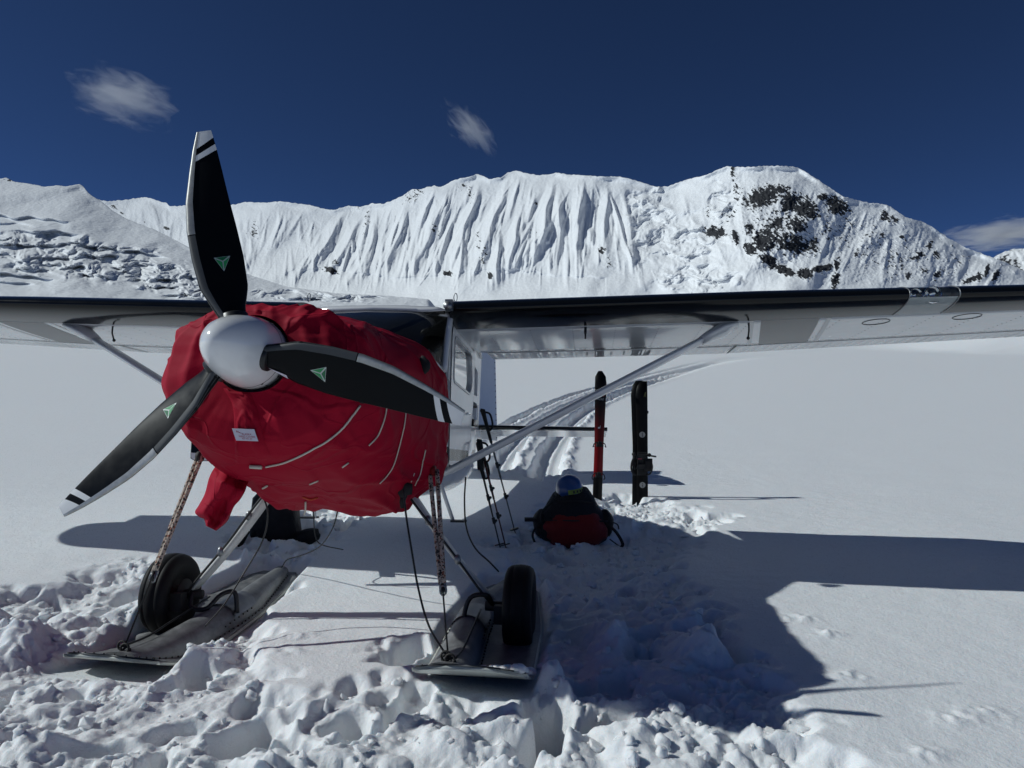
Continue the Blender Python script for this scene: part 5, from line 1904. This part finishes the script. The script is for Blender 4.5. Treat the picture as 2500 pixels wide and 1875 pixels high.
# the loose end of the cover that hangs below it
Lp = [(545, 1118), (525, 1140), (511, 1165), (500, 1205), (486, 1232), (476, 1250), (486, 1262), (498, 1268), (503, 1284)]
Rp = [(622, 1150), (606, 1178), (598, 1200), (586, 1220), (572, 1236), (563, 1256), (558, 1268), (548, 1280), (528, 1296)]
rows_f, rows_b = [], []
La, Ra = bez([np.array([*p, 0.]) for p in Lp], 48), bez([np.array([*p, 0.]) for p in Rp], 48)
for i in range(min(len(La), len(Ra))):
    t = i / (len(La) - 1)
    rf, rb = [], []
    for j in range(17):
        s3 = j / 16
        p = La[i] + (Ra[i] - La[i]) * s3
        dep = 3.50 + .10 * t - .075 * math.sin(math.pi * s3) + .05 * math.sin(s3 * 9.0 + 2.5 * t + 1.0) * (.4 + .6 * t) + .03 * float(perlin(np.array(s3 * 4.2), np.array(t * 3.5), 230))
        if t < .25:
            dep = dep + (.25 - t) * .5
        rf.append(LW(at_depth(p[0], p[1], dep)))
        rb.append(LW(at_depth(p[0], p[1], dep + .02 + .05 * math.sin(math.pi * s3))))
    rows_f.append(rf + rb[::-1][1:-1])
q = MB()
q.loft(rows_f, True, True, True)
q.build('hanging_flap', RED, cover)

# ------------------------------------------------------------------ gear standing in the snow
def at_ground(px, py):
    p = ground_pt(px, py, -.02)
    return np.array([p[0], p[1], gz(p[0], p[1])])
def upright(name, base, yaw=0.0, lean=0.0):
    R = Matrix.Translation(Vector(base)) @ Matrix.Rotation(yaw, 4, 'Z') @ Matrix.Rotation(lean, 4, 'Y')
    return empty(name, R)

def ski_gradient():
    m = mat('ski_topsheet', (.01, .01, .01), .42, spec=.15)
    nt = m.node_tree
    b = nt.nodes['Principled BSDF']
    tc = nt.nodes['Texture Coordinate']
    sx = nt.nodes.new('ShaderNodeSeparateXYZ')
    nt.links.new(tc.outputs['Object'], sx.inputs['Vector'])
    cr_ = nt.nodes.new('ShaderNodeValToRGB')
    e = cr_.color_ramp.elements
    e[0].position, e[0].color = 0.0, (.003, .003, .0035, 1)
    e[1].position, e[1].color = 1.0, (.003, .003, .0035, 1)
    for p_, c in ((.158, (.010, .008, .008, 1)), (.166, (.26, .008, .012, 1)), (.36, (.20, .007, .010, 1)), (.62, (.035, .006, .007, 1)), (.72, (.003, .003, .0035, 1))):
        q = e.new(p_)
        q.color = c
    mr = nt.nodes.new('ShaderNodeMapRange')
    mr.inputs['From Max'].default_value = 1.5
    nt.links.new(sx.outputs['Z'], mr.inputs['Value'])
    nt.links.new(mr.outputs['Result'], cr_.inputs['Fac'])
    nt.links.new(cr_.outputs['Color'], b.inputs['Base Color'])
    return m
SKITOP = ski_gradient()
SKIEDGE = mat('steel_edge', (.35, .35, .35), .4, metal=.8)
def ski_board(mb, H, prof, thick, y0, tipc, x0=0.0, side=0, n=26):
    """prof: (height share, half width); a rounded tip that bends away"""
    rows = []
    for k in range(n + 1):
        t = k / n
        z = -.18 + (H + .18) * t
        hw_ = float(np.interp(max(z, 0) / H, [p[0] for p in prof], [p[1] for p in prof]))
        y = y0 + tipc * max(0, (t - .86) / .14) ** 2
        l_, r_ = -hw_, hw_
        if side > 0:
            r_ = hw_
        rows.append([(x0 + l_, y, z), (x0 + l_ * .96, y - thick / 2, z), (x0 + r_ * .96, y - thick / 2, z), (x0 + r_, y, z), (x0 + r_ * .96, y + thick / 2, z), (x0 + l_ * .96, y + thick / 2, z)])
    mb.loft(rows, True, True, True)
    return mb
b0 = at_ground(1458, 1220)
H1 = (1220 - 908) / F_PX * b0[1]
sk = upright('ski_pair', b0, rad(4), rad(.9))
tag(sk, 'tall red and black skis planted upright behind the backpack', 'skis')
PR = [(0, .052), (.1, .052), (.4, .050), (.75, .060), (.88, .066), (.95, .062), (.985, .045), (1, .020)]
m1 = ski_board(MB(), H1, PR, .014, 0, .05)
front_ski = m1.build('ski', SKITOP, sk)
m2 = ski_board(MB(), H1 * .995, PR, .014, .022, .10, .006)
m2.build('ski', SKITOP, sk)
def bind(z, heel):
    q = MB()
    q.box((0, -.022, z), (.070, .030, .05), taper=.8)
    q.box((0, -.045, z + .012), (.045, .03, .05), taper=.7)
    for s3 in (-1, 1):
        q.tube([(s3 * .03, -.03, z + .03), (s3 * .062, -.03, z + .005), (s3 * .072, -.035, z - .03), (s3 * .060, -.03, z - .05 if heel else z - .02)], .006, 6)
        q.ball((s3 * .03, -.05, z - .01), .014, 8, 6)
    return q
bind(.62 / 1.46 * H1, False).build('toe_binding', WEB, sk)
bind(.27 / 1.46 * H1, True).build('heel_binding', WEB, sk)
text_on('Völkl', .036, (0, -.0085, H1 * .778), (1, 0, 0), (0, 0, 1), mat('silver_print', (.5, .5, .5), .4), front_ski)
q = MB()
for s3 in (-1, 1):
    q.tube([(s3 * .036, -.009, H1 * .80), (s3 * .012, -.009, H1 * .80 + .045), (-s3 * .010, -.009, H1 * .80 + .072)], .0055, 4)
    q.tube([(s3 * .012, -.009, H1 * .80 + .002), (-s3 * .030, -.009, H1 * .80 + .07)], .0055, 4)
q.build('printed_emblem', mat('red_print', (.35, .01, .02), .4), front_ski)
q = MB()
q.add([(-.018, -.0085, H1 * .548), (.002, -.0085, H1 * .548), (.002, -.0085, H1 * .560), (-.018, -.0085, H1 * .560)], [(0, 1, 2, 3)], 0, False)
q.add([(.004, -.0085, H1 * .552), (.008, -.0085, H1 * .552), (.008, -.0085, H1 * .572), (.004, -.0085, H1 * .572)], [(0, 1, 2, 3)], 0, False)
q.build('printed_figure', TIPW, front_ski)

b1 = at_ground(1566, 1217)
H2 = (1217 - 929) / F_PX * b1[1]
sb = upright('splitboard', b1, rad(-6), rad(-1.2))
tag(sb, 'black splitboard with bindings standing upright in the snow right of the red skis', 'splitboard')
BB = mat('black_topsheet', (.003, .003, .0035), .42, spec=.15)
def half(mb, x0, y0, H, mirror):
    rows = []
    for k in range(27):
        t = k / 26
        z = -.15 + (H + .15) * t
        zz = max(z, 0) / H
        wl = np.interp(zz, [0, .15, .45, .75, .88, .95, 1], [.072, .068, .063, .074, .080, .066, .02])
        wr = np.interp(zz, [0, .9, .97, 1], [.055, .055, .055, .055])
        y = y0 + .05 * max(0, (t - .85) / .15) ** 2
        a, b_ = (-wl, wr) if not mirror else (-wl * .98, wr)
        rows.append([(x0 + a, y, z), (x0 + a + .004, y - .007, z), (x0 + b_ - .002, y - .007, z), (x0 + b_, y, z), (x0 + b_ - .002, y + .007, z), (x0 + a + .004, y + .007, z)])
    mb.loft(rows, True, True, True)
    return mb
half(MB(), -.032, .03, H2 * 1.003, True).build('board_half', BB, sb)
hf = half(MB(), .018, 0, H2 * .998, False).build('board_half', BB, sb)
STK = mat('grey_sticker', (.30, .30, .29), .5)
for zc, dots in ((H2 * .545, False), (H2 * .118, True)):
    q = MB()
    q.disc((.012, -.0085, zc), (0, -1, 0), .033, 26)
    st_ = q.build('round_sticker', STK, hf)
    q = MB()
    if dots:
        for dz, h_ in ((.016, .010), (-.003, .014), (-.020, .008)):
            q.box((.012, -.0092, zc + dz), (.007, .001, h_))
    else:
        q.box((.012, -.0092, zc), (.007, .001, .046))
    q.build('printed_bar', BLACKP, hf)
q = MB()
for k in range(2):
    q.add([(.030 + .018 * k, -.0085, H2 * .865), (.036 + .018 * k, -.0085, H2 * .865), (.052 + .006 * k, -.0085, H2 * .905), (.046 + .006 * k, -.0085, H2 * .905)], [(0, 1, 2, 3)], 0, False)
q.build('printed_slashes', mat('olive_print', (.12, .12, .04), .5), hf)
zb_ = H2 * .30
q = MB()
q.box((.01, -.03, zb_), (.11, .035, .26), taper=.9)
q.box((.0, -.055, zb_ + .085), (.12, .04, .05), taper=.8)
q.box((.0, -.055, zb_ - .03), (.11, .04, .05), taper=.8)
bd = q.build('binding', WEB, sb)
q = MB()
q.loft([[(.075 + .045 * math.cos(a), -.05 + .03 * math.sin(a), zb_ - .03 + dz) for a in np.linspace(0, 2 * math.pi, 13)[:-1]] for dz in (-.05, -.02, .05, .09)], True, True, True)
q.tube(bez([(.10, -.06, zb_ + .05), (.115, -.08, zb_ - .03), (.095, -.07, zb_ - .10), (.06, -.05, zb_ - .12)], 16), .010, 6)
q.build('highback', WEB, bd)
q = MB()
q.tube(bez([(-.07, -.05, zb_ + .10), (-.105, -.07, zb_ + .03), (-.115, -.08, zb_ - .05), (-.09, -.07, zb_ - .11), (-.06, -.05, zb_ - .12)], 20), .011, 6)
q.tube(bez([(-.07, -.05, zb_ + .02), (-.085, -.07, zb_ - .02), (-.075, -.06, zb_ - .06)], 10), .009, 6)
q.tube([(.05, -.06, zb_ + .10), (.16, -.07, zb_ + .085)], .010, 6)
q.ball((-.085, -.06, zb_ + .11), .024, 8, 6)
q.ball((.085, -.05, zb_ + .10), .022, 8, 6)
q.build('binding_strap', WEB, bd)
q = MB()
q.box((.0, -.028, zb_ + .02), (.05, .004, .012))
q.box((-.02, -.078, zb_ + .06), (.04, .004, .010))
q.build('pink_tab', mat('pink_tab', (.30, .05, .08), .6), bd)
q = MB()
q.box((.072, 0, H2 * .735), (.02, .02, .03))
q.build('edge_clip', WEB, sb)

# trekking poles beside the fuselage
def pole(name, base_px, top_px, dtop, label, shaft, glen):
    b = at_ground(*base_px)
    t = at_depth(*top_px, dtop)
    o = empty(name, Matrix.Translation(Vector(b)))
    tag(o, label, 'trekking pole', 'trekking poles beside the fuselage')
    v = t - b
    L_ = np.linalg.norm(v)
    v = v / L_
    q = MB()
    q.tube([v * -.08, v * (L_ * .45)], [.005, .007], 8)
    q.tube([v * (L_ * .45), v * (L_ - glen)], .0088, 8)
    q.build('shaft', shaft, o)
    for f_ in (.30, .55):
        q = MB()
        q.tube([v * (L_ * f_ - .025), v * (L_ * f_ + .025)], .014, 10)
        q.ball(v * (L_ * f_) + np.array([.018, 0, 0]), .012, 8, 6)
        q.build('clamp', BLACKP, o)
    q = MB()
    q.tube([v * (L_ - glen), v * (L_ - glen * .55), v * (L_ - .06), v * (L_ - .01), v * L_ + np.array([-.02, 0, .0])], [.013, .016, .019, .024, .012], 10)
    q.build('grip', WEB, o)
    q = MB()
    c = v * (L_ - .02)
    q.tube(bez([c, c + np.array([.06, .0, -.02]), c + np.array([.085, 0, -.12]), c + np.array([.055, 0, -.16]), c + np.array([.03, 0, -.08]), c], 26), .009, 5, cap=False)
    q.build('wrist_strap', WEB, o)
    q = MB()
    q.tube([v * .03, v * .04], .04, 16)
    q.build('basket', BLACKP, o)
    return o
P_GREY = mat('grey_shaft', (.10, .115, .13), .35, metal=.4)
P_RED = mat('dark_red_shaft', (.10, .03, .03), .35, metal=.3)
P_DARK = mat('dark_shaft', (.03, .032, .036), .35, metal=.3)
pole('trekking_pole', (1222, 1335), (1168, 1115), 5.95, 'dark trekking pole with low hanging grip, nearest the gear leg', P_DARK, .18)
pole('trekking_pole', (1236, 1335), (1170, 1074), 6.0, 'middle trekking pole with its slim grip tip against the fuselage', P_RED, .16)
pole('trekking_pole', (1258, 1303), (1178, 1000), 6.3, 'tallest trekking pole with big looped black grip, nearest the backpack', P_GREY, .30)

# backpack, helmet
b2 = at_ground(1402, 1318) + np.array([0, .16, -.03])
bp_ = upright('backpack', b2, rad(3))
bp_.scale = (1.0, 1.0, .80)
tag(bp_, 'dark bulging backpack with a red lower panel sitting in shaded snow', 'backpack')
q = MB()
rows = []
for z, w, d_, sx in ((0, .27, .15, 0), (.05, .31, .20, 0), (.14, .325, .22, 0), (.24, .305, .22, -.005), (.33, .25, .20, -.01), (.42, .205, .18, -.01), (.50, .170, .15, 0), (.56, .12, .10, .01), (.58, .05, .04, .01)):
    r = []
    for k in range(40):
        a = 2 * math.pi * k / 40
        c, s3 = math.cos(a), math.sin(a)
        f_ = 1 + .05 * math.sin(5 * a + 9 * z) + .03 * math.sin(11 * a + 23 * z)
        r.append((sx + w * f_ * math.copysign(abs(c) ** .8, c), d_ * f_ * math.copysign(abs(s3) ** .8, s3), z + .012 * math.sin(3 * a)))
    rows.append(r)
q.loft(rows, True, True, True)
body_o = q.build('pack_body', PACK, bp_)
q = MB()
q.ball((.0, -.13, .16), (.31, .135, .20), 28, 14, fn=lambda p: 1 + .05 * math.sin(14 * p[0]) * math.sin(17 * p[2]) - .10 * (abs(p[0]) > .2) + (.06 if p[2] < -.05 else 0))
q.build('red_panel', RED_DARK, bp_)
q = MB()
q.ball((0, -.02, .50), (.165, .13, .07), 20, 10, fn=lambda p: 1 + .05 * math.sin(25 * p[0]))
q.build('pack_lid', PACK, bp_)
for sgn in (-1, 1):
    q = MB()
    q.ball((sgn * .275, -.02, .20), (.075, .12, .15), 14, 10, fn=lambda p: 1 + .06 * math.sin(40 * p[2]))
    q.build('side_pocket', BAGBLACK, bp_)
for pts, r in (([(-.20, -.14, .45), (-.285, -.16, .34), (-.28, -.14, .22)], .012), ([(-.31, -.12, .21), (-.36, -.14, .10), (-.33, -.16, -.01)], .010), ([(.29, -.12, .20), (.35, -.16, .13), (.40, -.18, .02), (.385, -.18, -.02)], .014), ([(.28, -.10, .24), (.36, -.12, .21), (.375, -.14, .16)], .006), ([(.30, -.12, .05), (.36, -.16, .0), (.40, -.18, -.03)], .006), ([(-.15, -.17, .46), (.0, -.20, .47), (.16, -.17, .45)], .009), ([(-.27, -.16, .26), (0, -.235, .27), (.27, -.16, .25)], .010)):
    q = MB()
    q.tube(bez(pts, 16), r, 6)
    q.build('strap', WEB, bp_)
q = MB()
q.box((-.345, -.08, .245), (.16, .05, .035))
q.build('hip_belt', WEB, bp_)
hb = b2 + np.array([-.035, -.02, .435])
he = empty('helmet', Matrix.Translation(Vector(hb)) @ Matrix.Rotation(rad(-8), 4, 'Y') @ Matrix.Scale(.92, 4))
tag(he, 'blue ski helmet with green goggles resting on top of the backpack', 'helmet')
q = MB()
rows = []
for z, k_ in ((-.035, .97), (.0, 1.0), (.04, .985), (.08, .90), (.11, .74), (.132, .52), (.145, .27), (.149, .05)):
    rows.append([(.128 * k_ * math.cos(a), .145 * k_ * math.sin(a), z - (.02 * math.cos(2 * a) if z < .01 else 0)) for a in np.linspace(0, 2 * math.pi, 37)[:-1]])
q.loft(rows, True, True, True)
q.build('shell', mat('blue_helmet_shell', (.012, .055, .21), .3, coat=.4), he)
q = MB()
q.loft([[(.131 * math.cos(a), .148 * math.sin(a), z) for a in np.linspace(-1.75, -.25, 14)] for z in (-.015, .028)], False)
q.build('goggle_strap', mat('green_strap', (.16, .24, .03), .6), he)
q = MB()
for k in range(4):
    a = -1.35 + .27 * k
    q = MB()
    q.box((.1345 * math.cos(a), .1515 * math.sin(a), .005), (.016, .012, .022))
    q.build('strap_print', BLACKP, he)
q = MB()
q.tube(bez([(.125, -.04, .03), (.145, -.05, -.03), (.150, -.06, -.09)], 10), .008, 6)
q.build('chin_strap', WEB, he)

# black bag half hidden behind the gear leg
b3 = at_ground(668, 1306) + np.array([0, .12, -.03])
bg_ = upright('black_bag', b3, rad(-4))
tag(bg_, 'black duffel bag slumped in the snow under the plane behind the left gear leg', 'duffel bag')
q = MB()
rows = []
for z, x0, x1, d_ in ((-.02, -.19, .16, .12), (.04, -.215, .185, .15), (.14, -.215, .175, .15), (.26, -.21, .165, .14), (.38, -.205, .155, .13), (.44, -.16, .10, .08)):
    rows.append([((x0 + x1) / 2 + (x1 - x0) / 2 * math.copysign(abs(math.cos(a)) ** .5, math.cos(a)) * (1 + .03 * math.sin(5 * a + 12 * z)), d_ * math.copysign(abs(math.sin(a)) ** .5, math.sin(a)), z) for a in np.linspace(0, 2 * math.pi, 33)[:-1]])
q.loft(rows, True, True, True)
q.build('bag_body', BAGBLACK, bg_)
q = MB()
q.ball((.27, -.04, .055), (.14, .10, .075), 16, 10, fn=lambda p: 1 + .15 * math.sin(18 * p[0]) - .25 * (p[0] > .08))
q.build('bag_flap', BAGBLACK, bg_)
for pts, r in (([(-.20, -.15, .12), (-.24, -.20, .02), (-.30, -.2, .0)], .018), ([(-.12, -.16, .06), (-.16, -.24, -.04), (-.20, -.26, -.06)], .016), ([(-.05, -.16, .05), (-.09, -.24, -.05), (-.05, -.27, -.07)], .008), ([(.14, -.14, .05), (.15, -.18, -.03)], .022), ([(.36, -.06, .03), (.42, -.08, .01)], .014)):
    q = MB()
    q.tube(bez(pts, 12), r, 6)
    q.build('strap', WEB, bg_)
